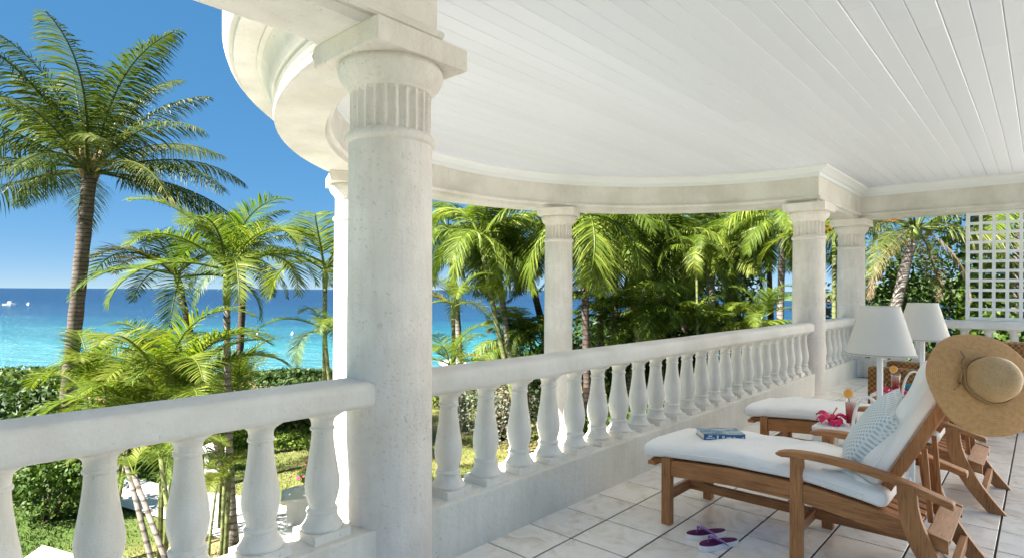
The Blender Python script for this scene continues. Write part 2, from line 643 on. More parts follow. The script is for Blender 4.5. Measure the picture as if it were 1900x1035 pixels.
balustrade(-7.4, -0.08, [-0.34 - 0.262 * i for i in range(12)], 'white balustrade running out of the picture past the large near column')
balustrade(0.08, 6.45, [0.366 + 0.2693 * i for i in range(23)], 'long white balustrade between the near column and the lamps')
balustrade(6.61, 8.69, [6.86 + 0.2642 * i for i in range(7)], 'short white balustrade between the two far columns beside the lamps')
balustrade(0.08, 2.8, [0.36 + 0.265 * i for i in range(10)], 'white balustrade below the lattice at the far end', side=True)

# ---- trellis standing on the side handrail
tr = empty('trellis', loc(0, 8.77), RZ - PI / 2)
tag(tr, 'white wooden square lattice panel above the far balustrade', 'trellis')
ty0, ty1, tz0, tz1 = 1.43, 2.70, 0.912, 2.408
MB().box((0, ty0 + 0.02, (tz0 + tz1) / 2), (0.045, 0.045, tz1 - tz0)).build('frame_post', 'trellis', tr, bevel=0.003)
MB().box((0, (ty0 + ty1) / 2 + 0.02, tz0 + 0.0225), (0.043, ty1 - ty0 - 0.05, 0.045)).build('frame_rail', 'trellis', tr, bevel=0.003)
MB().box((0, (ty0 + ty1) / 2 + 0.02, tz1 - 0.0225), (0.043, ty1 - ty0 - 0.05, 0.045)).build('frame_rail', 'trellis', tr, bevel=0.003)
vs = MB().box((0, 0, 0), (0.010, 0.040, tz1 - tz0 - 0.092)).build('slat', 'trellis', tr)
vs.location = (-0.0055, ty0 + 0.02 + 0.142, (tz0 + tz1) / 2)
y = ty0 + 0.02 + 0.284
while y < ty1:
    share('slat', vs, tr, (-0.0055, y, (tz0 + tz1) / 2))
    y += 0.142
hs = MB().box((0, 0, 0), (0.010, ty1 - ty0 - 0.05, 0.040)).build('slat', 'trellis', tr)
hs.location = (0.0055, (ty0 + ty1) / 2 + 0.021, tz0 + 0.0225 + 0.1318)
for i in range(2, 11):
    share('slat', hs, tr, (0.0055, (ty0 + ty1) / 2 + 0.021, tz0 + 0.0225 + 0.1318 * i))

# ================================================================== GARDEN AND SEA
# ---- ground: one sheet, lawn level, dipping under the sea beyond the beach
def ground_z(x, y):
    if y < 30: return GZ + 0.02 * math.sin(x * 0.7 + y * 0.3)
    return GZ - min(6.0, (y - 30) * 0.16)
g = MB()
xs = [-300, -120, -60, -40, -30, -22, -16, -12, -8, -4, 0, 4, 8, 12, 16, 22, 30, 40, 60, 120, 300]
ys = [-80, -30, -10, 0, 5, 8, 11, 14, 17, 20, 23, 26, 28, 30, 32, 34, 36, 38, 40, 44, 50, 60, 75]
for y in ys:
    for x in xs:
        g.v.append((x, y, ground_z(x, y)))
for j in range(len(ys) - 1):
    for i in range(len(xs) - 1):
        k = j * len(xs) + i
        g.f.append((k, k + 1, k + 1 + len(xs), k + len(xs)))
M['lawn'] = mat('lawn', (0.14, 0.17, 0.05), 0.95, 0.1)
t, b = nt(M['lawn'])
tc = t.nodes.new('ShaderNodeTexCoord')
geo = t.nodes.new('ShaderNodeNewGeometry')
sep = t.nodes.new('ShaderNodeSeparateXYZ')
t.links.new(geo.outputs['Position'], sep.inputs[0])
nb = noise(t, geo.outputs['Position'], 0.45, 4, 0.6)
nf = noise(t, geo.outputs['Position'], 22.0, 4, 0.7)
dry = ramp(t, [(0.35, (0.12, 0.145, 0.035)), (0.52, (0.21, 0.195, 0.07)), (0.68, (0.29, 0.235, 0.11))])
t.links.new(nb.outputs[0], dry.inputs[0])
grn = ramp(t, [(0.3, (0.055, 0.10, 0.02)), (0.7, (0.11, 0.155, 0.04))])
t.links.new(nb.outputs[0], grn.inputs[0])
mr = add(t, 'ShaderNodeMapRange')
mr.inputs['From Min'].default_value = -7.5
mr.inputs['From Max'].default_value = -4.8
t.links.new(sep.outputs['X'], mr.inputs['Value'])
c1 = mixc(t, mr.outputs[0], grn.outputs[0], dry.outputs[0])
fr = ramp(t, [(0.3, (0.62, 0.62, 0.62)), (0.65, (1.1, 1.1, 1.1))])
t.links.new(nf.outputs[0], fr.inputs[0])
c2 = mixc(t, 1.0, c1, fr.outputs[0], 'MULTIPLY')
ms = add(t, 'ShaderNodeMapRange')
ms.inputs['From Min'].default_value = 28.0
ms.inputs['From Max'].default_value = 29.0
t.links.new(sep.outputs['Y'], ms.inputs['Value'])
c3 = mixc(t, ms.outputs[0], c2, (0.55, 0.47, 0.36))
t.links.new(c3, b.inputs['Base Color'])
bump(t, b, nf.outputs[0], 0.7, 0.03)
tag(g.build('ground', 'lawn', smooth=True), 'lawn and beach sloping under the sea', kind='structure')

# ---- sea
SEA = -4.6
g = MB()
ys = [30, 40, 50, 60, 75, 95, 120, 160, 220, 320, 500, 900, 1800, 4000, 9000, 20000]
for y in ys:
    for q in (-2.2, -1.4, -0.8, -0.4, 0, 0.4, 0.8, 1.4, 2.2):
        g.v.append((q * (y + 60), y, SEA))
for j in range(len(ys) - 1):
    for i in range(8):
        k = j * 9 + i
        g.f.append((k, k + 1, k + 10, k + 9))
M['sea'] = mat('sea_water', (0.02, 0.2, 0.3), 0.22, 0.35)
t, b = nt(M['sea'])
geo = t.nodes.new('ShaderNodeNewGeometry')
sep = t.nodes.new('ShaderNodeSeparateXYZ')
t.links.new(geo.outputs['Position'], sep.inputs[0])
lg = add(t, 'ShaderNodeMath', operation='LOGARITHM')
lg.inputs[1].default_value = 10.0
t.links.new(sep.outputs['Y'], lg.inputs[0])
mp = t.nodes.new('ShaderNodeMapping')
mp.inputs['Scale'].default_value = (0.012, 0.045, 1)
t.links.new(geo.outputs['Position'], mp.inputs['Vector'])
nb = noise(t, mp.outputs[0], 1.6, 5, 0.6)
sc_ = add(t, 'ShaderNodeMath', operation='MULTIPLY_ADD')
sc_.inputs[1].default_value = 0.50
t.links.new(nb.outputs[0], sc_.inputs[0])
t.links.new(lg.outputs[0], sc_.inputs[2])
mr = add(t, 'ShaderNodeMapRange')
mr.inputs['From Min'].default_value = 1.7
mr.inputs['From Max'].default_value = 3.3
t.links.new(sc_.outputs[0], mr.inputs['Value'])
rp = ramp(t, [(0.0, (0.06, 0.12, 0.15)), (0.07, (0.045, 0.16, 0.175)), (0.19, (0.022, 0.16, 0.17)), (0.31, (0.006, 0.085, 0.115)), (0.42, (0.003, 0.036, 0.078)), (0.62, (0.0015, 0.018, 0.055)), (1.0, (0.001, 0.012, 0.042))])
t.links.new(mr.outputs[0], rp.inputs[0])
t.links.new(rp.outputs[0], b.inputs['Base Color'])
mp2 = t.nodes.new('ShaderNodeMapping')
mp2.inputs['Scale'].default_value = (0.35, 1.0, 1)
t.links.new(geo.outputs['Position'], mp2.inputs['Vector'])
nw = noise(t, mp2.outputs[0], 0.9, 6, 0.65)
bump(t, b, nw.outputs[0], 1.0, 1.1)
tag(g.build('sea', 'sea'), 'turquoise sea deepening to blue at the horizon', kind='structure')

# ---- unseen stone paving added to bounce sunlight up, garden path, headland
M['bounce_grey'] = stucco('bounce_stone', (0.37, 0.365, 0.36), (0.29, 0.28, 0.26), 9, 0.3, 0.33, (0.33, 0.325, 0.32))
M['bounce_dark'] = stucco('low_bounce_stone', (0.20, 0.19, 0.18), (0.12, 0.11, 0.10), 9, 0.4, 0.36, (0.16, 0.15, 0.14))
g = MB().box((-2.75, 0.5, GZ + 0.04), (4.9, 19, 0.14)).build('added_paving', 'bounce_grey')
balcony(g)
tag(g, 'unseen stone paving added below the balcony to bounce sunlight up', kind='structure')
g = MB().box((10.5, 0.5, GZ + 0.04), (13, 24, 0.14)).build('added_paving', 'bounce_dark')  # added landward ground out of view, darkened to limit bounce on the ceiling
balcony(g)
tag(g, 'unseen dark stone paving added landward, toned to limit bounced light', kind='structure')
M['path'] = stucco('path_stone', (0.80, 0.78, 0.74), (0.6, 0.56, 0.5), 5, 0.3, 0.30, (0.70, 0.67, 0.61))
g = MB()
edge_a = [(-10.5, 14.6), (-8.6, 13.3), (-7.0, 12.5), (-5.4, 12.1), (-4.3, 11.5), (-3.2, 11.0), (-1.8, 10.6)]
edge_b = [(-9.6, 12.4), (-7.6, 11.5), (-6.4, 10.9), (-5.2, 10.2), (-4.4, 9.7), (-3.4, 9.3), (-2.0, 8.9)]
for (x, y) in edge_a: g.v.append((x, y, GZ + 0.045))
for (x, y) in edge_b: g.v.append((x, y, GZ + 0.045))
k = len(edge_a)
for i in range(k - 1):
    g.f.append((i, i + 1, k + i + 1, k + i))
po = g.build('path', 'path')
tag(po, 'sunlit white stone garden path', kind='structure')
g = MB()
for (x, y) in ((-7.75, 9.75), (-7.05, 9.45), (-6.6, 9.2), (-6.75, 8.6), (-7.6, 8.9)): g.v.append((x, y, GZ + 0.05))
g.f.append((0, 1, 2, 3, 4))
tag(g.build('path', 'path'), 'white paving slab at the lawn edge', kind='structure')

M['hill'] = mat('headland_green', (0.05, 0.085, 0.03), 0.9)
t, b = nt(M['hill'])
geo = t.nodes.new('ShaderNodeNewGeometry')
nz = noise(t, geo.outputs['Position'], 0.12, 6, 0.7)
rp = ramp(t, [(0.35, (0.02, 0.045, 0.012)), (0.65, (0.10, 0.15, 0.05))])
t.links.new(nz.outputs[0], rp.inputs[0])
t.links.new(rp.outputs[0], b.inputs['Base Color'])
bump(t, b, nz.outputs[0], 1.0, 4.0)
g = MB()
rr = random.Random(4)
nx, ny = 60, 10
for j in range(ny):
    for i in range(nx):
        f, q = i / (nx - 1), j / (ny - 1)
        x = 170 + f * 420
        y = 330 + q * 160 - f * 60
        hgt = math.sin(PI * min(1, q * 1.05)) * (14 * min(1, f * 3.5)) + rr.uniform(-1, 1) * 2.2
        g.v.append((x, y, SEA - 0.5 + (max(0.0, hgt) if 0 < j else 0.0) + (1.2 if j == 1 else 0)))
for j in range(ny - 1):
    for i in range(nx - 1):
        k = j * nx + i
        g.f.append((k, k + 1, k + nx + 1, k + nx))
tag(g.build('headland', 'hill', smooth=True), 'wooded headland across the bay', kind='structure')

# ================================================================== PLANT KIT
def leafmat(name, stops, trans=0.35, rough=0.45, island=True, tint=None):
    m = mat(name, stops[0][1], min(0.6, rough + 0.12), 0.2)
    t, b = nt(m)
    geo = t.nodes.new('ShaderNodeNewGeometry')
    oi = t.nodes.new('ShaderNodeObjectInfo')
    a = add(t, 'ShaderNodeMath', operation='MULTIPLY')
    a.inputs[1].default_value = 0.6
    t.links.new(geo.outputs['Random Per Island'], a.inputs[0])
    a2 = add(t, 'ShaderNodeMath', operation='MULTIPLY_ADD')
    a2.inputs[1].default_value = 0.4
    t.links.new(oi.outputs['Random'], a2.inputs[0])
    t.links.new(a.outputs[0], a2.inputs[2])
    r = ramp(t, stops)
    t.links.new(a2.outputs[0], r.inputs[0])
    t.links.new(r.outputs[0], b.inputs['Base Color'])
    tr = t.nodes.new('ShaderNodeBsdfTranslucent')
    br = t.nodes.new('ShaderNodeMix')
    br.data_type = 'RGBA'
    br.blend_type = 'MULTIPLY'
    br.inputs[0].default_value = 1.0
    br.inputs[7].default_value = (1.15, 1.3, 0.5, 1)
    t.links.new(r.outputs[0], br.inputs[6])
    t.links.new(br.outputs[2], tr.inputs['Color'])
    mx = t.nodes.new('ShaderNodeMixShader')
    mx.inputs[0].default_value = trans
    t.links.new(b.outputs[0], mx.inputs[1])
    t.links.new(tr.outputs[0], mx.inputs[2])
    t.links.new(mx.outputs[0], t.nodes['Material Output'].inputs['Surface'])
    return m
M['coconut'] = leafmat('coconut_leaf', [(0.0, (0.024, 0.040, 0.010)), (0.45, (0.06, 0.085, 0.018)), (0.8, (0.12, 0.135, 0.03)), (1.0, (0.28, 0.24, 0.10))], 0.30, 0.38)
M['areca'] = leafmat('areca_leaf', [(0.0, (0.035, 0.068, 0.010)), (0.4, (0.095, 0.14, 0.016)), (0.75, (0.175, 0.205, 0.028)), (1.0, (0.34, 0.28, 0.09))], 0.42, 0.4)
M['adonidia'] = leafmat('adonidia_leaf', [(0.0, (0.03, 0.055, 0.008)), (0.4, (0.08, 0.12, 0.014)), (0.75, (0.155, 0.20, 0.024)), (1.0, (0.32, 0.33, 0.07))], 0.36, 0.36)
M['yellowleaf'] = leafmat('yellow_leaf', [(0.0, (0.13, 0.13, 0.02)), (0.5, (0.25, 0.20, 0.035)), (1.0, (0.34, 0.24, 0.07))], 0.4, 0.4)
M['dryfrond'] = leafmat('dry_leaf', [(0.0, (0.15, 0.10, 0.055)), (0.5, (0.25, 0.18, 0.11)), (1.0, (0.36, 0.28, 0.19))], 0.3, 0.6)
M['rustfrond'] = leafmat('rust_leaf', [(0.0, (0.40, 0.09, 0.025)), (1.0, (0.55, 0.20, 0.07))], 0.3, 0.6)
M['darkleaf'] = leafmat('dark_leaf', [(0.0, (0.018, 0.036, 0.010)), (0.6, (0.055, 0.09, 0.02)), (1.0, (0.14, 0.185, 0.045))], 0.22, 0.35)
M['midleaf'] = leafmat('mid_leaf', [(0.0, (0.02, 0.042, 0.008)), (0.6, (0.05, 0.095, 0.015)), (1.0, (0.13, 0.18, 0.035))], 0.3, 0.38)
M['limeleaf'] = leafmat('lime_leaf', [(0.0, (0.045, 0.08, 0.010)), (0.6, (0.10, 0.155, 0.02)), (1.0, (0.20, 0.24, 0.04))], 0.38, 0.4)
M['greyleaf'] = leafmat('silver_leaf', [(0.0, (0.07, 0.08, 0.05)), (0.55, (0.17, 0.18, 0.13)), (1.0, (0.42, 0.41, 0.35))], 0.25, 0.5)
M['casuarina'] = leafmat('casuarina_needles', [(0.0, (0.03, 0.05, 0.018)), (0.6, (0.07, 0.11, 0.03)), (1.0, (0.16, 0.20, 0.07))], 0.25, 0.5)
M['flower'] = leafmat('pink_flower', [(0.0, (0.55, 0.02, 0.10)), (1.0, (0.75, 0.06, 0.18))], 0.3, 0.5)
M['bougain'] = leafmat('bougainvillea_flower', [(0.0, (0.60, 0.05, 0.06)), (1.0, (0.80, 0.16, 0.16))], 0.3, 0.5)

def bark(name, dark, light, rings):
    m = mat(name, light, 0.85, 0.15)
    t, b = nt(m)
    tc = t.nodes.new('ShaderNodeTexCoord')
    sep = t.nodes.new('ShaderNodeSeparateXYZ')
    t.links.new(tc.outputs['Object'], sep.inputs[0])
    n0 = noise(t, tc.outputs['Object'], 7.0, 5, 0.65)
    ma = add(t, 'ShaderNodeMath', operation='MULTIPLY_ADD')
    ma.inputs[1].default_value = rings
    t.links.new(sep.outputs['Z'], ma.inputs[0])
    t.links.new(n0.outputs[0], ma.inputs[2])
    fr = add(t, 'ShaderNodeMath', operation='FRACT')
    t.links.new(ma.outputs[0], fr.inputs[0])
    r1 = ramp(t, [(0.0, dark), (0.18, dark), (0.3, light), (1.0, tuple(c * 0.85 for c in light))])
    t.links.new(fr.outputs[0], r1.inputs[0])
    r2 = ramp(t, [(0.3, (0.55, 0.5, 0.46)), (0.7, (1.1, 1.1, 1.1))])
    t.links.new(n0.outputs[0], r2.inputs[0])
    t.links.new(mixc(t, 1.0, r1.outputs[0], r2.outputs[0], 'MULTIPLY'), b.inputs['Base Color'])
    bump(t, b, fr.outputs[0], 0.5, 0.02)
    return m
M['bark_coco'] = bark('coconut_bark', (0.055, 0.042, 0.034), (0.15, 0.125, 0.105), 11.0)
M['bark_grey'] = bark('ringed_grey_bark', (0.10, 0.085, 0.07), (0.25, 0.23, 0.205), 9.0)
M['bark_dark'] = bark('dark_bark', (0.045, 0.032, 0.025), (0.11, 0.085, 0.07), 9.0)
M['bark_pale'] = bark('pale_bark', (0.24, 0.22, 0.195), (0.42, 0.40, 0.37), 6.0)
M['cane'] = bark('green_cane', (0.10, 0.10, 0.05), (0.17, 0.20, 0.075), 6.0)
M['shaftgreen'] = mat('green_crownshaft', (0.12, 0.16, 0.03), 0.4, 0.4)
M['husk'] = mat('brown_husk', (0.23, 0.15, 0.085), 0.9, 0.1)

def frond_mesh(name, L, elev, droop, leaf, pairs, width, vee, hang, seed, m, curl=0.0, seg=14, power=1.35, back=0.55):
    """one palm frond: curved rachis with a row of leaflets on each side; starts at the origin, grows towards +x"""
    rr = random.Random(seed)
    mb = MB()
    pts, tans = [], []
    p = Vector((0, 0, 0))
    sidew = 0.0
    for i in range(seg + 1):
        f = i / seg
        a_ = elev - droop * f ** power
        yaw = curl * f * f
        d = Vector((math.cos(a_) * math.cos(yaw), math.cos(a_) * math.sin(yaw), math.sin(a_)))
        pts.append(p.copy())
        tans.append(d)
        p = p + d * (L / seg)
    mb.tube(pts, [0.022 * (1 - 0.85 * i / seg) * (L / 2.2) ** 0.5 + 0.003 for i in range(seg + 1)], 5)
    for i in range(pairs):
        f = 0.17 + 0.83 * (i + 0.5) / pairs
        x = f * seg
        k = min(int(x), seg - 1)
        q = x - k
        base = pts[k].lerp(pts[k + 1], q)
        T = tans[k].lerp(tans[k + 1], q).normalized()
        S = Vector((0, 0, 1)).cross(T)
        if S.length < 0.1: S = Vector((0, 1, 0))
        S.normalize()
        Nn = T.cross(S).normalized()
        ll = leaf * (math.sin(PI * min(1.0, 0.16 + 0.80 * f)) ** 0.75) * rr.uniform(0.86, 1.1)
        for sd_ in (-1, 1):
            fw = back * (0.7 + 0.75 * f) * rr.uniform(0.8, 1.2)
            d = (T * fw + S * sd_ * rr.uniform(0.75, 1.0) + Nn * (vee + rr.uniform(-0.12, 0.12))).normalized()
            hg = hang * rr.uniform(0.7, 1.35)
            ns = 3
            prev = base
            dd = d.copy()
            rows = []
            wv = T * (width * 0.5)
            for s_ in range(ns + 1):
                fs = s_ / ns
                wd = (0.55, 1.0, 0.72, 0.0)[s_]
                tw = rr.uniform(-0.25, 0.25)
                rows.append((prev.copy(), (wv + Nn * width * tw * 0.5) * wd))
                dd = (dd + Vector((0, 0, -hg * (0.35 + 0.5 * fs)))).normalized()
                prev = prev + dd * (ll / ns)
            n0 = len(mb.v)
            for s_ in range(ns):
                c, w_ = rows[s_]
                mb.v.append(tuple(c - w_))
                mb.v.append(tuple(c + w_))
            mb.v.append(tuple(rows[ns][0]))
            for s_ in range(ns - 1):
                mb.f.append((n0 + 2 * s_, n0 + 2 * s_ + 1, n0 + 2 * s_ + 3, n0 + 2 * s_ + 2))
            mb.f.append((n0 + 2 * ns - 2, n0 + 2 * ns - 1, n0 + 2 * ns))
    me = bpy.data.meshes.new(name)
    me.from_pydata(mb.v, [], mb.f)
    me.materials.append(M[m])
    return me

def kit(m, L, leaf, pairs, width, vee, hang, elevs, droop, back=0.55, var=2, power=1.35, dscale=0.0):
    out = []
    for e in elevs:
        for v_ in range(var):
            out.append((e, frond_mesh('frond', L, R(e), R(droop + dscale * e) * (0.9 + 0.2 * v_), leaf, pairs, width, vee, hang, e * 7 + v_ * 101 + 3, m, curl=(0.35 if v_ % 2 else -0.3), power=power, back=back)))
    return out
KIT = {
    'coconut': kit('coconut', 3.9, 0.88, 78, 0.034, 0.05, 0.68, (86, 70, 52, 32, 12, -10), 54, 0.52, 3, 1.6),
    'areca': kit('areca', 1.9, 0.54, 50, 0.028, 0.36, 0.28, (80, 66, 52, 38, 22), 92, 0.58, 3, 1.6),
    'adonidia': kit('adonidia', 2.1, 0.70, 54, 0.040, 0.20, 0.62, (74, 58, 40, 22, 4, -14), 108, 0.50, 3, 1.25),
    'yellow': kit('yellowleaf', 1.7, 0.50, 36, 0.036, 0.35, 0.25, (60, 36), 92, 0.55, 1, 1.4),
    'dry': kit('dryfrond', 2.6, 0.55, 40, 0.030, 0.0, 0.55, (10, -35), 70, 0.5, 1, 1.3),
    'rust': kit('rustfrond', 2.6, 0.50, 40, 0.028, 0.0, 0.35, (20, -5), 70, 0.5, 1, 1.3),
    'dark': kit('darkleaf', 2.6, 0.60, 40, 0.05, 0.05, 0.5, (70, 48, 26, 4, -18), 80, 0.5, 2, 1.4),
    'casu': kit('casuarina', 2.4, 0.55, 46, 0.018, 0.2, 0.5, (66, 42, 20, 0), 70, 0.6, 2, 1.4),
}

def palm(name, label, top, foot, r0, r1, kind, n, scale=1.0, bark_='bark_grey', shaft=0.0, seed=1, lean=0.0, cat='palm tree', group=None, elo=-40, ehi=90, husk=False, odd=None, tilt=0.0, az=None, droopbias=1.0):
    rr = random.Random(seed)
    top, foot = Vector(top), Vector(foot)
    root = empty(name, foot)
    tag(root, label, cat, group)
    rel = top - foot
    mid = rel * 0.5 + Vector((rr.uniform(-1, 1), rr.uniform(-1, 1), 0)) * lean
    npts = max(8, int(rel.length / 0.28))
    pts, rad = [], []
    for i in range(npts + 1):
        f = i / npts
        p = mid * (2 * f * (1 - f)) + rel * (f * f)
        pts.append(p)
        flare = 1 + 0.5 * math.exp(-f * 14)
        rad.append((r0 + (r1 - r0) * f) * flare * (1 + (0.05 if i % 2 else -0.03)))
    MB().tube(pts, rad, 12).build('trunk', bark_, root, smooth=True)
    tdir = (pts[-1] - pts[-2]).normalized()
    crown = pts[-1].copy()
    if shaft > 0:
        MB().tube([crown - tdir * 0.05, crown + tdir * shaft * 0.3, crown + tdir * shaft * 0.75, crown + tdir * shaft], [r1 * 1.15, r1 * 1.35, r1 * 1.05, r1 * 0.6], 10).build('crownshaft', 'shaftgreen', root, smooth=True)
        crown = crown + tdir * shaft * 0.92
    if husk:
        h = MB()
        for k in range(16):
            a_ = k * 2.4
            rr_ = r1 * rr.uniform(0.9, 1.5)
            z0, z1 = rr.uniform(-0.25, 0.1), rr.uniform(0.25, 0.55)
            h.tube([crown + Vector((math.cos(a_) * r1 * 0.8, math.sin(a_) * r1 * 0.8, z0)), crown + Vector((math.cos(a_) * rr_ * 1.35, math.sin(a_) * rr_ * 1.35, (z0 + z1) / 2)), crown + Vector((math.cos(a_) * rr_ * 1.7, math.sin(a_) * rr_ * 1.7, z1))], [0.03, 0.055, 0.015], 5)
        h.build('husk', 'husk', root, smooth=True)
    fr = KIT[kind]
    for i in range(n):
        a_ = i * 2.399963 + rr.uniform(-0.3, 0.3) if az is None else az[i % len(az)] + rr.uniform(-0.2, 0.2)
        want = ehi - (ehi - elo) * ((i + 0.5) / n) ** 0.85 + rr.uniform(-9, 9)
        best = min(fr, key=lambda q: abs(q[0] - want) + rr.uniform(0, 3))
        sc_ = scale * rr.uniform(0.85, 1.12)
        o = share('frond', best[1], root, crown + tdir * rr.uniform(-0.10, 0.06) + Vector((math.cos(a_), math.sin(a_), 0)) * r1 * 0.6, (rr.uniform(-0.15, 0.15), math.radians(best[0] - want) * 0.7, a_), (sc_, sc_ * rr.choice((1, -1)), sc_))
    if odd:
        for kd, a_, e_, s_ in odd:
            best = min(KIT[kd], key=lambda q: abs(q[0] - e_))
            share('frond', best[1], root, crown, (0, math.radians(best[0] - e_) * 0.7, a_), (s_, s_, s_))
    return root

def down(px1, py1, px2, py2, d, z=GZ):
    """a trunk seen from bearing 1 down to bearing 2 at depth d: its top, and its foot carried on to the ground"""
    a_, b_ = pt(px1, py1, d), pt(px2, py2, d)
    k = (z - a_.z) / (b_.z - a_.z)
    f = a_ + (b_ - a_) * k
    return a_, Vector((f.x, f.y, z))

def leaf_cloud(lumps, n, size, seed, shell=0.55, flat=0.0, slim=0.55):
    rr = random.Random(seed)
    mb = MB()
    tot = sum(l[3] * l[4] for l in lumps)
    for l in lumps:
        cx, cy, cz, rx, rz = l
        k = int(n * rx * rz / tot)
        for _ in range(k):
            d = Vector((rr.gauss(0, 1), rr.gauss(0, 1), rr.gauss(0, 1))).normalized()
            q = shell + (1 - shell) * rr.random() ** 0.6
            q *= rr.uniform(0.88, 1.12)
            c = Vector((cx + d.x * rx * q, cy + d.y * rx * q, cz + d.z * rz * q))
            nrm = (d * 0.7 + Vector((rr.gauss(0, 1), rr.gauss(0, 1), rr.gauss(0, 1) + 0.6)).normalized()).normalized()
            a_ = nrm.cross(Vector((rr.gauss(0, 1), rr.gauss(0, 1), rr.gauss(0, 1)))).normalized()
            b_ = nrm.cross(a_)
            s_ = size * rr.uniform(0.6, 1.3)
            n0 = len(mb.v)
            mb.v += [tuple(c - a_ * s_), tuple(c + b_ * s_ * slim - nrm * s_ * 0.15), tuple(c + a_ * s_ + nrm * -s_ * 0.2), tuple(c - b_ * s_ * slim - nrm * s_ * 0.15)]
            mb.f.append((n0, n0 + 1, n0 + 2, n0 + 3))
    return mb

def plain(mb, name, m, parent):
    me = bpy.data.meshes.new(name)
    me.from_pydata(mb.v, [], mb.f)
    me.materials.append(M[m])
    o = bpy.data.objects.new(name, me)
    COL.objects.link(o)
    o.parent = parent
    return o

def bush(name, label, center, rx, h, n, size, m, seed, cat='shrub', lumps=7, group=None, stem='bark_dark', flowers=None, spread=1.0, base=GZ):
    rr = random.Random(seed)
    root = empty(name, (center[0], center[1], base))
    tag(root, label, cat, group)
    L = [(0, 0, h * 0.5, rx * 0.72, h * 0.48)]
    for i in range(lumps):
        a_ = rr.uniform(0, 2 * PI)
        q = rr.uniform(0.25, 0.7) * rx * spread
        s_ = rr.uniform(0.28, 0.5)
        zc = rr.uniform(0.35, 0.85) * h
        L.append((math.cos(a_) * q, math.sin(a_) * q, zc, rx * s_, min(h * s_ * 0.9, h - zc + 0.18 * h)))
    plain(leaf_cloud(L, n, size, seed), 'foliage', m, root)
    st = MB()
    for i in range(5):
        l = L[min(i, len(L) - 1)]
        st.tube([(rr.uniform(-0.1, 0.1) * rx, rr.uniform(-0.1, 0.1) * rx, -0.05), (l[0] * 0.5, l[1] * 0.5, l[2] * 0.55), (l[0], l[1], l[2] + l[4] * 0.4)], [0.035 * rx + 0.01, 0.022 * rx + 0.008, 0.006], 6)
    st.build('stem', stem, root, smooth=True)
    if flowers:
        fm, fn, fs = flowers
        plain(leaf_cloud([(l[0], l[1], l[2], l[3] * 1.06, l[4] * 1.06) for l in L], fn, fs, seed + 77, shell=0.92, slim=0.8), 'blossom', fm, root)
    return root

# ================================================================== PLANTS IN PLACE
# tall coconut palm over the sea
tp, ft = pt(166, 318, 13.0), None
ft = Vector((gx(112, 13.0), 13.0, GZ))
palm('coconut_palm', 'tall coconut palm with curved grey trunk and full crown against the sky', tp, ft, 0.15, 0.135, 'coconut', 29, 0.94, 'bark_coco', 0, 11, 0.35, elo=-4, ehi=90, husk=True, odd=[('coconut', 0.1, -2, 1.0), ('coconut', 3.2, -4, 0.95), ('coconut', 0.35, -8, 0.85), ('coconut', 2.7, 6, 0.9)])
t2, f2 = down(448, 470, 440, 660, 24)
palm('coconut_palm', 'dark coconut palm behind the bright one, its trunk against the water', t2, f2, 0.15, 0.12, 'dark', 22, 1.05, 'bark_dark', 0, 23, 0.2, husk=True, elo=-30)
t2, f2 = down(421, 560, 429, 780, 9.6)
palm('areca_palm', 'bright yellow green palm with slender grey trunk rising in front of the sea', t2, f2, 0.062, 0.05, 'areca', 13, 0.98, 'bark_grey', 0.62, 31, 0.05, elo=8, ehi=84)
t2, f2 = down(336, 545, 376, 705, 13)
palm('areca_palm', 'palm with thin dark leaning trunk behind the bright yellow green one', t2, f2, 0.085, 0.065, 'areca', 11, 1.15, 'bark_dark', 0.5, 37, 0.1, elo=-5, ehi=80, odd=[('yellow', 2.9, 30, 1.2), ('yellow', 3.4, 45, 1.1)])
# areca clumps in front of the rail
def clump(label, px, py, d, n_st, sc_, seed, spread=0.5, hgt=0.5, kinds='areca', nf=7):
    rr = random.Random(seed)
    c = pt(px, py, d)
    root = empty('areca_clump', (c.x, d, GZ))
    tag(root, label, 'palm clump')
    for k in range(n_st):
        a_ = rr.uniform(0, 2 * PI)
        q = spread * rr.uniform(0.2, 1)
        z = c.z - GZ + rr.uniform(-hgt, hgt)
        foot = Vector((math.cos(a_) * q * 0.35, math.sin(a_) * q * 0.35, 0))
        top = Vector((math.cos(a_) * q, math.sin(a_) * q, z))
        MB().tube([foot, foot.lerp(top, 0.5) + Vector((math.cos(a_), math.sin(a_), 0)) * -0.1 * q, top], [0.032, 0.027, 0.022], 7).build('cane', 'cane', root, smooth=True)
        for i in range(nf):
            az = i * 2.4 + rr.uniform(-0.4, 0.4)
            want = 82 - 58 * (i / nf) + rr.uniform(-6, 6)
            best = min(KIT[kinds], key=lambda w_: abs(w_[0] - want) + rr.uniform(0, 4))
            s_ = sc_ * rr.uniform(0.8, 1.15)
            share('frond', best[1], root, top, (rr.uniform(-0.12, 0.12), 0, az), (s_, s_ * rr.choice((-1, 1)), s_))
    return root
clump('low yellow green palm clump around the foot of the coconut trunk', 195, 765, 9.0, 4, 0.8, 51, 0.8, 0.28, nf=6)
clump('arching yellow green palm clump between the coconut trunk and the leaning trunk', 290, 735, 8.6, 4, 0.95, 52, 0.6, 0.34, nf=6)
clump('short yellow green palm clump on the rail beside the slender grey trunk', 400, 735, 10.5, 4, 0.62, 53, 0.9, 0.25)
t2, f2 = down(603, 530, 603, 640, 11)
palm('areca_palm', 'pale olive palm beside the sunlit column, upper crown', t2, f2, 0.05, 0.04, 'areca', 12, 0.92, 'cane', 0.4, 61, 0.05, elo=-10, ehi=80)
t2, f2 = down(604, 635, 612, 715, 9.4)
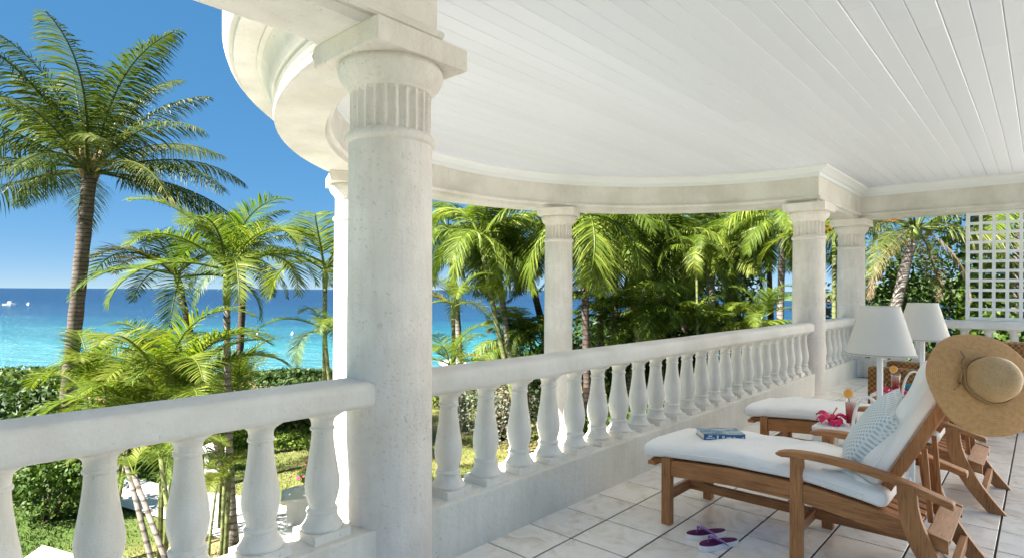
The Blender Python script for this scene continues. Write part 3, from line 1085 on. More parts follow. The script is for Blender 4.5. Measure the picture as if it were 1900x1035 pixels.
palm('areca_palm', 'small bright palm with thin ringed stem beside the sunlit column', t2, f2, 0.034, 0.028, 'areca', 8, 0.52, 'cane', 0.2, 62, 0.03, elo=0, ehi=76)

# shrubs left of the column
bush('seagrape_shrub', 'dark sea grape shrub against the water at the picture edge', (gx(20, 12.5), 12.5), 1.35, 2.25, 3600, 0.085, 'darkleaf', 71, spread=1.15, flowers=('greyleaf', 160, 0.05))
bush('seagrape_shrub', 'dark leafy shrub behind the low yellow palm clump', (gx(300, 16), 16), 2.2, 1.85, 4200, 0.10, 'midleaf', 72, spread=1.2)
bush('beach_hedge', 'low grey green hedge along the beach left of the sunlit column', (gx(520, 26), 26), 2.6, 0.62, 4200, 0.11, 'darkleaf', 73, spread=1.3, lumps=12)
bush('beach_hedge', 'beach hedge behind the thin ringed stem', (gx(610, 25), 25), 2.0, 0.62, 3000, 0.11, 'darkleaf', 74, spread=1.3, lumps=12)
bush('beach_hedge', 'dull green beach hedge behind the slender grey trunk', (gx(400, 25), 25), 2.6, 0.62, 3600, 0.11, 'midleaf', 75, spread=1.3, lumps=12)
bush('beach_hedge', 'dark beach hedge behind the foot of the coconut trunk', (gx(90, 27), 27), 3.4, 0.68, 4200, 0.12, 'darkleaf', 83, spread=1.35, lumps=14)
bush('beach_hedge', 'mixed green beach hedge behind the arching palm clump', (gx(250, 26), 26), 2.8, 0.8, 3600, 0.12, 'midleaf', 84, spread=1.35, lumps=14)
bush('seagrape_shrub', 'pale tangle of dry stems and leaves at the end of the beach hedge', (gx(480, 22), 22), 1.2, 0.75, 1500, 0.09, 'dryfrond', 76, spread=1.2)
bush('round_shrub', 'rounded glossy green shrub on the lawn seen between the first balusters', (gx(85, 10.8), 10.9), 0.95, 1.32, 5200, 0.045, 'midleaf', 77, lumps=9)
bush('hedge_shrub', 'dense clipped shrub behind the lawn seen between the balusters', (gx(560, 17.5), 17.5), 1.5, 1.2, 4200, 0.06, 'midleaf', 78, lumps=9)
bush('hedge_shrub', 'dark shrub under the rail beside the slender grey trunk', (gx(455, 17.8), 17.8), 1.7, 1.25, 4200, 0.06, 'darkleaf', 79, lumps=9)
bush('ground_cover_plant', 'bright low lime plants edging the lawn before the clipped shrub', (gx(575, 16.2), 16.2), 1.1, 0.42, 2600, 0.05, 'limeleaf', 80, lumps=10, spread=1.3)
bush('hibiscus_shrub', 'small shrub with red flowers on the dry lawn beside the sunlit column', (gx(580, 12.9), 12.9), 0.33, 0.5, 420, 0.04, 'midleaf', 81, lumps=5, flowers=('flower', 26, 0.05))
bush('hedge_shrub', 'shrub behind the canes at the white path', (gx(395, 15.2), 15.4), 1.2, 1.15, 3000, 0.06, 'limeleaf', 82, lumps=8)

# slender cane palms right below the rail, seen between the balusters
def canes(label, stems, seed, nf=5, sc_=0.55, cat='palm clump'):
    rr = random.Random(seed)
    c = stems[0]
    f0 = Vector((gx(c[2], c[4]), c[4], GZ))
    root = empty('cane_palm', f0)
    tag(root, label, cat)
    for px1, py1, px2, py2, d, rad in stems:
        a_, b_ = down(px1, py1, px2, py2, d)
        b_.z = GZ
        path_ = [b_ - f0, b_.lerp(a_, 0.5) - f0 + Vector((rr.uniform(-0.06, 0.06), 0.05, 0)), a_ - f0]
        MB().tube(path_, [rad * 1.15, rad, rad * 0.85], 8).build('cane', 'bark_grey' if rr.random() < 0.5 else 'cane', root, smooth=True)
        for i in range(nf):
            az = i * 2.4 + rr.uniform(-0.4, 0.4)
            best = KIT['areca'][rr.randrange(len(KIT['areca']))]
            s_ = sc_ * rr.uniform(0.75, 1.15)
            share('frond', best[1], root, a_ - f0, (rr.uniform(-0.1, 0.1), 0, az), (s_, s_, s_))
    return root
canes('leaning grey and green canes between the second and third balusters', [(232, 845, 275, 1000, 6.2, 0.03), (250, 880, 300, 1035, 5.6, 0.028), (300, 850, 318, 1000, 6.0, 0.026), (318, 845, 330, 920, 6.4, 0.024)], 91, 4, 0.34)
canes('upright ringed canes with feathery leaves between the third and fourth balusters', [(418, 880, 412, 1000, 8.2, 0.026), (428, 870, 424, 990, 8.4, 0.034), (404, 900, 396, 1000, 8.0, 0.02)], 92, 5, 0.36)
bush('ground_cover_plant', 'lime green foliage at the foot of the leaning canes', (gx(285, 5.9), 5.9), 0.5, 0.75, 1500, 0.05, 'limeleaf', 93, lumps=6)
bush('ground_cover_plant', 'lime green foliage at the foot of the upright canes', (gx(405, 8.2), 8.2), 0.5, 0.5, 1200, 0.05, 'limeleaf', 94, lumps=6)

# ---- palms and shrubs beyond the bow, between near column and arch column
ad = dict(kind='adonidia', cat='palm tree', shaft=0.55)
def adon(label, px1, py1, px2, py2, d, r, n, sc_, seed, bark_='bark_grey', **kw):
    t_, f_ = down(px1, py1, px2, py2, d)
    args = dict(elo=-32, ehi=76, lean=0.12)
    args['odd'] = [('dry', seed * 1.7, -35, 0.62)] if seed % 2 else None
    args.update(kw)
    return palm('garden_palm', label, t_, f_, r * 1.15, r, 'adonidia', n, sc_, bark_, args.pop('shaft', 0.5), seed, **args)
adon('sunny palm with two toned trunk showing right of the near column', 921, 480, 945, 650, 15.5, 0.08, 17, 1.0, 101)
adon('leaning green stemmed palm crossing the sunny palm right of the near column', 896, 470, 925, 600, 14.5, 0.06, 14, 0.95, 102, 'cane')
adon('palm with dark lower trunk close to the column outside the balustrade', 972, 470, 1000, 590, 16.5, 0.09, 16, 1.0, 103, 'bark_dark')
adon('palm behind the near column with fronds reaching across the sky', 835, 450, 846, 600, 18.0, 0.09, 15, 1.0, 104)
t2, f2 = down(841, 585, 842, 640, 11.5)
palm('areca_palm', 'small palm with yellowing fronds just right of the near column', t2, f2, 0.045, 0.038, 'areca', 8, 0.62, 'cane', 0.22, 111, 0.03, elo=0, ehi=72, odd=[('yellow', 2.9, 34, 0.62), ('yellow', 3.5, 30, 0.6)])
t2, f2 = down(836, 690, 836, 740, 10.5)
palm('areca_palm', 'low palm in the corner between near column and rail', t2, f2, 0.045, 0.04, 'areca', 9, 0.66, 'cane', 0.2, 112, 0.03, elo=10, ehi=76)
bush('flowering_shrub', 'silvery white flowered shrub above the rail beside the column outside the balustrade', (gx(925, 17), 17), 1.7, 1.75, 3600, 0.05, 'greyleaf', 121, lumps=10)
bush('seagrape_shrub', 'broad leaved green shrub left of the column outside the balustrade', (gx(985, 19.5), 19.5), 1.35, 2.6, 3200, 0.10, 'midleaf', 122, lumps=9)
bush('bougainvillea', 'thin shrub with scattered red blossoms in front of the water', (gx(905, 21), 21), 1.2, 2.9, 420, 0.07, 'midleaf', 123, lumps=6, flowers=('bougain', 40, 0.07))
bush('hedge_shrub', 'lime green hedge at the far edge of the dry lawn', (gx(852, 21.5), 21.5), 1.3, 1.1, 2600, 0.07, 'limeleaf', 124, lumps=8)
clump('dark green fan of low fronds left of the column outside the balustrade', 975, 640, 16, 3, 0.7, 125, 0.5, 0.3, 'adonidia', 8)

# ---- palm grove between the arch column and the far column
adon('palm with long hanging fronds just right of the column outside the balustrade', 1084, 430, 1090, 640, 13.5, 0.08, 17, 1.12, 131, 'bark_dark', elo=-45, ehi=66)
adon('grove palm with mottled grey trunk and drooping crown', 1138, 468, 1143, 640, 16.5, 0.095, 20, 1.15, 132)
adon('grove palm with dark trunk leaning over the rail', 1219, 478, 1186, 640, 17.5, 0.10, 19, 1.15, 133)
adon('palm with smooth pale trunk in the middle of the grove', 1318, 482, 1319, 612, 20.5, 0.135, 20, 1.3, 134, 'bark_pale')
adon('palm crown at the top of the grove above the blue gap', 1262, 420, 1268, 600, 22, 0.09, 18, 1.4, 135, 'bark_dark')
adon('thin stemmed palm with yellow ringed cane in the grove', 1292, 470, 1294, 610, 15.5, 0.032, 9, 0.6, 136, 'cane', shaft=0.25)
adon('palm with slender dark trunk left of the bay view', 1366, 455, 1358, 600, 22, 0.07, 16, 1.05, 137, 'bark_dark')
adon('tall palm behind the far column, dense green crown', 1452, 430, 1450, 600, 17, 0.09, 17, 1.1, 138)
adon('dark palm behind the mottled grove palm', 1175, 440, 1172, 600, 23, 0.09, 18, 1.4, 139, 'bark_dark')
adon('palm filling the crown line between column and mottled trunk', 1105, 405, 1112, 600, 19, 0.09, 18, 1.25, 140, 'bark_dark')
adon('narrow palm in the shade right of the pale trunk', 1345, 440, 1348, 600, 25, 0.08, 16, 1.4, 150, 'bark_dark')
t2, f2 = down(1424, 500, 1428, 600, 27)
palm('casuarina_tree', 'feathery blue green tree standing before the bay', t2 + Vector((0, 0, 1.3)), f2, 0.16, 0.10, 'casu', 26, 1.05, 'bark_dark', 0, 141, 0.2, cat='tree', elo=-40, ehi=70)
t2, f2 = down(1414, 603, 1414, 640, 14)
palm('areca_palm', 'young bright green palm in front of the turquoise bay', t2, f2, 0.05, 0.045, 'areca', 9, 0.62, 'cane', 0.2, 142, 0.02, elo=24, ehi=84)
clump('low dark palm fronds below the pale trunk', 1355, 622, 16, 3, 0.75, 143, 0.7, 0.2, 'adonidia', 7)
clump('low palm fronds under the mottled trunk', 1160, 600, 15, 3, 0.72, 144, 0.6, 0.3, 'adonidia', 8)
clump('upright broad fronds in the shade of the grove', 1250, 610, 16.5, 3, 0.8, 145, 0.5, 0.3, 'adonidia', 8)
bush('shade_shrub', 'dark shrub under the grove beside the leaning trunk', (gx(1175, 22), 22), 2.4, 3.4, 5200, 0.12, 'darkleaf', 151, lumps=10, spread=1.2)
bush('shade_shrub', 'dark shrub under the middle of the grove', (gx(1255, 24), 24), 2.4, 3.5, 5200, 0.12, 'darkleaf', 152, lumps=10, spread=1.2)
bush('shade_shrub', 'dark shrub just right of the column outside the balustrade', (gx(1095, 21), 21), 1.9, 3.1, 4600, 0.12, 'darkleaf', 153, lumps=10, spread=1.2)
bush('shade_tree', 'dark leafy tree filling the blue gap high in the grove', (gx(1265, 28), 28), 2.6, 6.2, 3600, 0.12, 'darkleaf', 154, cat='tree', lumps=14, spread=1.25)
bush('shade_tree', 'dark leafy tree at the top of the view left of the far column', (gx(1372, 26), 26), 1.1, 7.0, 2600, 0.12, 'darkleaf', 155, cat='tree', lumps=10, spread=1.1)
bush('low_hedge', 'bright green hedge seen between the balusters below the leaning trunk', (gx(1180, 13.5), 13.5), 1.7, 1.7, 4200, 0.06, 'limeleaf', 156, lumps=10, spread=1.2)
bush('low_hedge', 'mid green hedge seen between the balusters below the pale trunk', (gx(1290, 14.5), 14.5), 1.9, 2.0, 4600, 0.06, 'midleaf', 157, lumps=10, spread=1.2)
bush('low_hedge', 'green hedge seen between the last balusters of the long balustrade', (gx(1400, 15), 15), 1.7, 1.9, 4200, 0.06, 'midleaf', 158, lumps=10, spread=1.2)
bush('low_hedge', 'leafy hedge seen between the balusters right of the column outside the balustrade', (gx(1100, 13), 13), 1.0, 1.6, 3000, 0.06, 'midleaf', 159, lumps=8)
bush('twiggy_shrub', 'brown and silver twiggy shrub seen through the long balustrade', (gx(955, 20), 20), 1.6, 1.5, 2600, 0.06, 'dryfrond', 160, lumps=9, spread=1.2)

# ---- beyond the far end: right of the far columns
t2, f2 = down(1693, 440, 1662, 566, 13)
palm('coconut_palm', 'leaning coconut palm above the lamps with rust coloured frond', t2, f2, 0.14, 0.10, 'coconut', 14, 0.72, 'bark_grey', 0.3, 171, 0.05, elo=-20, ehi=80, odd=[('rust', 2.6, 25, 0.75), ('dry', 3.3, -30, 0.8), ('dry', 5.9, -35, 0.8), ('dry', 0.6, -30, 0.8)])
t2, f2 = down(1548, 470, 1548, 600, 15)
palm('areca_palm', 'yellow green palm seen in the gap between the two far columns', t2, f2, 0.06, 0.05, 'areca', 12, 1.1, 'cane', 0.5, 172, 0.05, elo=-10, ehi=82, odd=[('yellow', 4.7, 40, 1.1)])
bush('shade_tree', 'leafy green tree between the leaning coconut palm and the lattice', (gx(1740, 15.5), 15.5), 1.75, 6.0, 6800, 0.085, 'midleaf', 173, cat='tree', lumps=16, spread=1.15)
bush('shade_tree', 'dark leafy tree behind the lattice', (gx(1860, 16.5), 16.5), 1.9, 6.6, 5600, 0.10, 'midleaf', 174, cat='tree', lumps=14, spread=1.15)
bush('shade_tree', 'yellowing tree glimpsed through the lattice', (gx(1838, 13.2), 13.2), 0.75, 5.0, 2200, 0.07, 'limeleaf', 175, cat='tree', lumps=10)
bush('shade_tree', 'feathery pale green tree right behind the farthest column', (gx(1634, 22), 22), 1.2, 6.2, 3000, 0.10, 'casuarina', 176, cat='tree', lumps=12, spread=1.1)
bush('low_hedge', 'sunlit lime hedge above the lamps below the leaning coconut palm', (gx(1660, 16), 16), 1.9, 3.2, 4400, 0.07, 'limeleaf', 177, lumps=12, spread=1.2)
bush('low_hedge', 'dark hedge below the far balustrade', (gx(1800, 12.6), 12.6), 2.2, 3.3, 5200, 0.07, 'midleaf', 178, lumps=12, spread=1.2)
bush('twiggy_shrub', 'dry pinkish brown thicket between the two far columns', (gx(1545, 19), 19), 1.0, 4.6, 2400, 0.08, 'dryfrond', 179, lumps=9)
bush('low_hedge', 'green bush low in the gap between the far columns', (gx(1545, 14), 14), 0.7, 2.6, 1800, 0.06, 'limeleaf', 180, lumps=8)
t2, f2 = down(1890, 400, 1880, 600, 14)
palm('garden_palm', 'palm behind the lattice at the picture edge', t2, f2, 0.1, 0.08, 'adonidia', 16, 1.0, 'bark_grey', 0.4, 181, 0.1, elo=-30)

# ---- white stone garden pillars
def pillar(label, px, d, h, wd=0.42):
    root = empty('garden_pillar', (gx(px, d), d, GZ), 0.35)
    tag(root, label, 'pillar')
    MB().box((0, 0, h / 2 - 0.03), (wd, wd, h + 0.06)).build('shaft', 'path', root, bevel=0.012)
    mb = MB()
    hw = wd * 0.72
    mb.v = [(-hw, -hw, h), (hw, -hw, h), (hw, hw, h), (-hw, hw, h), (-hw, -hw, h + 0.06), (hw, -hw, h + 0.06), (hw, hw, h + 0.06), (-hw, hw, h + 0.06), (-0.06, -0.06, h + 0.19), (0.06, -0.06, h + 0.19), (0.06, 0.06, h + 0.19), (-0.06, 0.06, h + 0.19)]
    mb.f = [(0, 3, 2, 1), (0, 1, 5, 4), (1, 2, 6, 5), (2, 3, 7, 6), (3, 0, 4, 7), (4, 5, 9, 8), (5, 6, 10, 9), (6, 7, 11, 10), (7, 4, 8, 11), (8, 9, 10, 11)]
    mb.build('cap', 'path', root, bevel=0.008)
pillar('white stone pillar with pyramid cap beside the path by the last left balusters', 556, 10.9, 0.46)
pillar('white stone pillar with pyramid cap behind the upright canes', 402, 13.9, 0.5)
pillar('white stone pillar top above the rail right of the near column', 842, 18.5, 1.95, 0.55)

# ---- red tiled roof of a beach hut, boat, buoys
M['redroof'] = mat('red_shingle', (0.46, 0.13, 0.08), 0.7)
hut = empty('beach_hut', (gx(226, 20), 20, GZ))
tag(hut, 'beach hut with salmon red roof half hidden by the low palm clumps', 'hut')
MB().box((0, 0, 0.3), (1.3, 1.3, 0.6)).build('wall', 'path', hut)
mb = MB()
mb.v = [(-0.85, -0.85, 0.6), (0.85, -0.85, 0.6), (0.85, 0.85, 0.6), (-0.85, 0.85, 0.6), (0, 0, 1.12)]
mb.f = [(0, 1, 4), (1, 2, 4), (2, 3, 4), (3, 0, 4), (0, 3, 2, 1)]
mb.build('roof', 'redroof', hut)
M['hull'] = mat('boat_hull', (0.85, 0.85, 0.85), 0.35)
M['hulldark'] = mat('boat_glass', (0.05, 0.07, 0.09), 0.2)
bd = 5.9 * F / (566 - 533.7)
boat = empty('motor_boat', (gx(20, bd), bd, SEA), 0.1)
tag(boat, 'small white motor boat lying on the sea near the horizon', 'boat')
hullm = MB()
sec = [(-2.2, 0.85, 0.55), (-1.0, 1.0, 0.6), (0.6, 0.95, 0.7), (1.8, 0.55, 0.85), (2.4, 0.06, 1.0)]
for x, w_, z in sec:
    hullm.v += [(x, -w_, z), (x, -w_ * 0.7, -0.15), (x, w_ * 0.7, -0.15), (x, w_, z)]
for i in range(len(sec) - 1):
    k = i * 4
    for j in range(4):
        l = (j + 1) % 4
        hullm.f.append((k + j, k + l, k + 4 + l, k + 4 + j))
hullm.f += [(0, 1, 2, 3), (19, 18, 17, 16)]
hullm.build('hull', 'hull', boat)
MB().box((-0.2, 0, 0.95), (1.1, 1.1, 0.6)).build('cabin', 'hull', boat, bevel=0.1)
MB().box((0.36, 0, 1.05), (0.06, 0.95, 0.3)).build('windscreen', 'hulldark', boat)
MB().box((-2.3, 0, 0.6), (0.25, 0.3, 0.6)).build('outboard_motor', 'hulldark', boat, bevel=0.05)
def buoy(label, px, py, r=0.35):
    d = 5.9 * F / (py - 533.6 - 0.0046 * px)
    o = MB().lathe([(r * 0.1, -r), (r * 0.8, -r * 0.6), (r, 0), (r * 0.8, r * 0.6), (r * 0.35, r), (r * 0.12, r * 1.3), (r * 0.1, r * 1.9)], 12).build('buoy', 'hull', smooth=True)
    o.location = (gx(px, d), d, SEA)
    tag(o, label, 'buoy')
buoy('small white buoy right of the motor boat', 53, 565, 0.5)
buoy('white buoy on the turquoise water right of the dark trunk', 478, 621, 0.2)
buoy('white buoy far out between dark trunk and sunlit column', 543, 619, 0.2)

# ---- short grass on the lawn in view
rr = random.Random(9)
gr = MB()
for _ in range(42000):
    px_, d = rr.uniform(20, 1000), 9.2 + 12 * rr.random() ** 1.4
    x = gx(px_, d)
    a_ = rr.uniform(0, PI)
    h_ = rr.uniform(0.03, 0.075)
    w_ = 0.012
    z = ground_z(x, d)
    # keep the path free
    free = True
    for i in range(len(edge_a) - 1):
        if edge_b[i][0] - 0.6 <= x <= edge_b[i + 1][0] + 0.6:
            ya = edge_a[i][1] + (edge_a[i + 1][1] - edge_a[i][1]) * (x - edge_a[i][0]) / (edge_a[i + 1][0] - edge_a[i][0])
            yb = edge_b[i][1] + (edge_b[i + 1][1] - edge_b[i][1]) * (x - edge_b[i][0]) / (edge_b[i + 1][0] - edge_b[i][0])
            if yb - 0.05 < d < ya + 0.05: free = False
    if not free: continue
    n0 = len(gr.v)
    gr.v += [(x - math.cos(a_) * w_, d - math.sin(a_) * w_, z), (x + math.cos(a_) * w_, d + math.sin(a_) * w_, z), (x + rr.uniform(-0.04, 0.04), d + rr.uniform(-0.04, 0.04), z + h_)]
    gr.f.append((n0, n0 + 1, n0 + 2))
go = plain(gr, 'grass', 'lawn', None)
tag(go, 'short dry grass of the lawn', 'grass', kind='stuff')

# ================================================================== FURNITURE
LX, LY, LSTEP = 0.684, 1.388, 1.485        # foot of the near lounger, step to the next
def interp(tab, x):
    for (x0, v0), (x1, v1) in zip(tab, tab[1:]):
        if x <= x1:
            f = (x - x0) / (x1 - x0)
            f = max(0.0, min(1.0, f))
            return v0 + (v1 - v0) * f
    return tab[-1][1]
def smooth_tab(tab, n):
    xs_ = [tab[0][0] + (tab[-1][0] - tab[0][0]) * i / n for i in range(n + 1)]
    vals = [interp(tab, x) for x in xs_]
    for _ in range(3):
        vals = [vals[0]] + [(vals[i - 1] + 2 * vals[i] + vals[i + 1]) / 4 for i in range(1, n)] + [vals[-1]]
    return list(zip(xs_, vals))
RAIL = smooth_tab([(-0.12, 0.345), (0.0, 0.358), (0.35, 0.384), (0.70, 0.382), (1.0, 0.342), (1.15, 0.305), (1.27, 0.27)], 40)
def rail_z(a): return interp(RAIL, a)
WB = 0.545
BACK0 = Vector((0.985, 0, 0.325))
BDIR = Vector((0.465, 0, 0.885)).normalized()
BNRM = Vector((-BDIR.z, 0, BDIR.x))          # front of the backrest

def make_lounger():
    root = empty('lounger', loc(LX, LY), RZ)
    # front legs and arm posts
    for y in (0, WB):
        MB().box((0, y, 0.185), (0.052, 0.05, 0.37)).build('leg', 'teak_z', root, bevel=0.004)
        MB().box((0.68, y - 0.004 if y == 0 else y + 0.004, 0.257), (0.056, 0.044, 0.514)).build('leg', 'teak_z', root, bevel=0.004)
    # curved side rails
    for y in (0, WB):
        pts_ = [(x, z) for x, z in RAIL if x >= 0.026]
        top_ = [(0.027, rail_z(0.027))] + pts_[1:]
        bot_ = [(x, z - 0.088 + 0.03 * max(0.0, (x - 1.0) / 0.27)) for x, z in top_]
        MB().ribbon(top_, bot_, y - 0.014, y + 0.014).build('side_rail', 'teak_x', root, bevel=0.003)
    # boomerang rear legs
    for y in (-0.034, WB + 0.034):
        cl = [(1.128, 0.475), (1.13, 0.40), (1.145, 0.32), (1.18, 0.23), (1.235, 0.135), (1.30, 0.05), (1.345, 0.0)]
        wd = [0.036, 0.036, 0.038, 0.040, 0.037, 0.034, 0.032]
        fine, fw = [], []
        for i in range(len(cl) - 1):
            for k in range(3):
                f = k / 3
                fine.append((cl[i][0] + (cl[i + 1][0] - cl[i][0]) * f, cl[i][1] + (cl[i + 1][1] - cl[i][1]) * f))
                fw.append(wd[i] + (wd[i + 1] - wd[i]) * f)
        fine.append(cl[-1]); fw.append(wd[-1])
        for _ in range(3):
            fine = [fine[0]] + [((fine[i - 1][0] + 2 * fine[i][0] + fine[i + 1][0]) / 4, (fine[i - 1][1] + 2 * fine[i][1] + fine[i + 1][1]) / 4) for i in range(1, len(fine) - 1)] + [fine[-1]]
        L_, R_ = [], []
        for i, (x, z) in enumerate(fine):
            x0, z0 = fine[max(i - 1, 0)]
            x1, z1 = fine[min(i + 1, len(fine) - 1)]
            d = Vector((x1 - x0, 0, z1 - z0)).normalized()
            nn = Vector((d.z, 0, -d.x))
            if i == len(fine) - 1: nn = Vector((-1.25, 0, 0))
            if i == 0: nn = Vector((-1, 0, 0))
            L_.append((x + nn.x * fw[i], z + nn.z * fw[i]))
            R_.append((x - nn.x * fw[i], z - nn.z * fw[i]))
        MB().ribbon(R_, L_, y - 0.017, y + 0.017).build('rear_leg', 'teak_z', root, bevel=0.003)
    # arms
    ARM = smooth_tab([(0.585, 0.527), (0.72, 0.540), (0.9, 0.532), (1.08, 0.502), (1.29, 0.435)], 22)
    for y in (-0.012, WB + 0.012):
        top_ = [(x, z + (-0.012 if i == 0 else (-0.003 if i == 1 else 0))) for i, (x, z) in enumerate(ARM)]
        bot_ = [(x + (0.012 if i == 0 else 0), z - (0.022 if i == 0 else 0.030)) for i, (x, z) in enumerate(ARM)]
        MB().ribbon(top_, bot_, y - 0.034, y + 0.034).build('armrest', 'teak_x', root, bevel=0.007)
    # stretchers
    for a in (0.0, 0.68):
        MB().box((a, WB / 2, 0.158), (0.028, WB - 0.05, 0.05)).build('cross_stretcher', 'teak_y', root, bevel=0.003)
    MB().box((0.59, WB / 2, 0.158), (1.15, 0.03, 0.048)).build('long_stretcher', 'teak_x', root, bevel=0.003)
    MB().box((1.275, WB / 2, 0.10), (0.03, WB + 0.03, 0.05)).build('cross_stretcher', 'teak_y', root, bevel=0.003)
    # seat slats following the rail
    for k in range(6):
        y = 0.062 + k * (WB - 0.124) / 5
        top_ = [(x, z - 0.006) for x, z in RAIL if x < 1.19]
        bot_ = [(x, z - 0.026) for x, z in top_]
        MB().ribbon(top_, bot_, y - 0.029, y + 0.029).build('slat', 'teak_x', root, bevel=0.002, segs=1)
    z_ = rail_z(1.235) - 0.016
    MB().box((1.232, WB / 2, z_), (0.085, WB - 0.034, 0.022), Matrix.Rotation(R(17), 3, 'Y')).build('end_board', 'teak_y', root, bevel=0.003)
    MB().box((-0.105, WB / 2, 0.318), (0.05, WB - 0.02, 0.022)).build('end_board', 'teak_y', root, bevel=0.003)
    # reclining back
    bl = 0.72
    ang = -math.atan2(BDIR.z, BDIR.x)
    rot = Matrix.Rotation(ang, 3, 'Y')
    for y in (0.075, WB - 0.075):
        c = BACK0 + BDIR * (bl / 2)
        MB().box((c.x, y, c.z), (bl, 0.028, 0.046), rot).build('back_stile', 'teak_z', root, bevel=0.004)
    for f in (0.12, 0.97):
        c = BACK0 + BDIR * (bl * f)
        MB().box((c.x, WB / 2, c.z), (0.05, WB - 0.18, 0.024), rot).build('back_rail', 'teak_y', root, bevel=0.003)
    for k in range(5):
        y = 0.14 + k * (WB - 0.28) / 4
        c = BACK0 + BDIR * (bl * 0.545)
        MB().box((c.x, y, c.z), (bl * 0.76, 0.042, 0.016), rot).build('back_slat', 'teak_z', root, bevel=0.002, segs=1)
    p0 = BACK0 + BDIR * 0.34 - BNRM * 0.03
    p1 = Vector((1.195, 0, rail_z(1.195)))
    for y in (0.115, WB - 0.115):
        d = p1 - p0
        MB().box(((p0.x + p1.x) / 2, y, (p0.z + p1.z) / 2), (d.length, 0.014, 0.022), Matrix.Rotation(-math.atan2(d.z, d.x), 3, 'Y')).build('prop', 'teak_z', root, bevel=0.003)
    return root
lg1 = make_lounger()
tag(lg1, 'teak lounger in front, with the book and straw hat', 'lounger', 'teak loungers')
lg2 = copy_tree(lg1)
lg2.location = loc(LX + 0.02, LY + LSTEP)
tag(lg2, 'teak lounger behind the front one, between the two lamps', 'lounger', 'teak loungers')

def pad(path_, nrm_, half_w, thick, yc, seed, name, parent, n_c=26, crown=0.12, m='canvas'):
    """stuffed cushion swept along a path (x, z) with local normals"""
    rr = random.Random(seed)
    mb = MB()
    n = len(path_)
    tot = [0.0]
    for a_, b_ in zip(path_, path_[1:]):
        tot.append(tot[-1] + (Vector(b_) - Vector(a_)).length)
    Lh = tot[-1]
    ph = [rr.uniform(0, 6.28) for _ in range(6)]
    for i, (p, nn) in enumerate(zip(path_, nrm_)):
        e = min(tot[i], Lh - tot[i])
        rnd = thick * 0.42
        k = 1.0 if e > rnd else math.sqrt(max(0.0, 1 - (1 - e / rnd) ** 2))
        k = 0.30 + 0.70 * k
        kw_ = half_w - (1 - min(1, k)) * 0.03
        for j in range(n_c):
            th = 2 * PI * j / n_c
            c, s_ = math.cos(th), math.sin(th)
            ex = 0.30
            yy = kw_ * math.copysign(abs(c) ** ex, c)
            hh = (thick / 2) * k * math.copysign(abs(s_) ** 0.55, s_)
            if abs(s_) < 0.2: hh *= 1.0
            if s_ > 0:
                hh *= 1 + crown * (1 - (yy / half_w) ** 2)
                hh += 0.006 * math.sin(tot[i] * 11 + ph[0] + yy * 5) + 0.004 * math.sin(tot[i] * 31 + ph[1] - yy * 13) + 0.003 * math.sin(yy * 23 + ph[2] + tot[i] * 7)
            yy += 0.004 * math.sin(tot[i] * 9 + ph[3])
            q = Vector((p[0], 0, p[1])) + Vector((nn[0], 0, nn[1])) * (thick / 2 + hh)
            mb.v.append((q.x, yc + yy, q.z))
    for i in range(n - 1):
        for j in range(n_c):
            l = (j + 1) % n_c
            mb.f.append((i * n_c + j, i * n_c + l, (i + 1) * n_c + l, (i + 1) * n_c + j))
    mb.f.append(tuple(range(n_c)))
    mb.f.append(tuple((n - 1) * n_c + j for j in reversed(range(n_c))))
    o = mb.build(name, m, parent, smooth=True, auto=1.2)
    for sg in (-1, 1):
        seam = [(p[0] + nn[0] * thick * 0.5, yc + sg * (half_w + 0.0015), p[1] + nn[1] * thick * 0.5) for p, nn in list(zip(path_, nrm_))[5:-5]]
        MB().tube(seam, 0.0035, 6).build('piping', m, o, smooth=True)
    return o

def make_cushion():
    root = empty('lounger_cushion', loc(LX, LY), RZ)
    xs_ = [-0.15, -0.145, -0.135, -0.12, -0.10] + [-0.06 + 1.06 * i / 26 for i in range(27)] + [1.015, 1.03, 1.04, 1.045]
    base = [(x, rail_z(x) + 0.001) for x in xs_]
    nr = []
    for i in range(len(base)):
        a_, b_ = base[max(0, i - 1)], base[min(len(base) - 1, i + 1)]
        d = Vector((b_[0] - a_[0], b_[1] - a_[1])).normalized()
        nr.append((-d.y, d.x))
    pad(base, nr, WB / 2 + 0.018, 0.088, WB / 2, 5, 'seat_pad', root)
    p0 = BACK0 + BDIR * 0.03 + BNRM * 0.026
    n = 26
    Lb = 0.68
    us = [0, 0.004, 0.012, 0.025] + [0.04 + (Lb - 0.08) * i / n for i in range(n + 1)] + [Lb - 0.025, Lb - 0.012, Lb - 0.004, Lb]
    bp = [(p0 + BDIR * u_) for u_ in us]
    pad([(p.x, p.z) for p in bp], [(BNRM.x, BNRM.z)] * len(bp), WB / 2 - 0.02, 0.105, WB / 2, 8, 'back_pad', root, crown=0.25)
    # loose fold of the cover where seat and back meet
    mb = MB()
    rr = random.Random(3)
    nu, nv = 14, 10
    for i in range(nu):
        for j in range(nv):
            f, q = i / (nu - 1), j / (nv - 1)
            x = 0.78 + 0.24 * f
            y = -0.005 + (WB + 0.01) * q
            z = rail_z(x) + 0.100 + 0.028 * math.sin(PI * f) ** 2 * (0.7 + 0.5 * math.sin(q * 9 + 1)) - 0.004
            mb.v.append((x, y, z))
    for i in range(nu - 1):
        for j in range(nv - 1):
            k = i * nv + j
            mb.f.append((k, k + 1, k + nv + 1, k + nv))
    o = mb.build('cover_fold', 'canvas', root, smooth=True)
    so = o.modifiers.new('s', 'SOLIDIFY'); so.thickness = 0.006; so.offset = -1
    su = o.modifiers.new('u', 'SUBSURF'); su.levels = 1; su.render_levels = 1
    return root
cu1 = make_cushion()
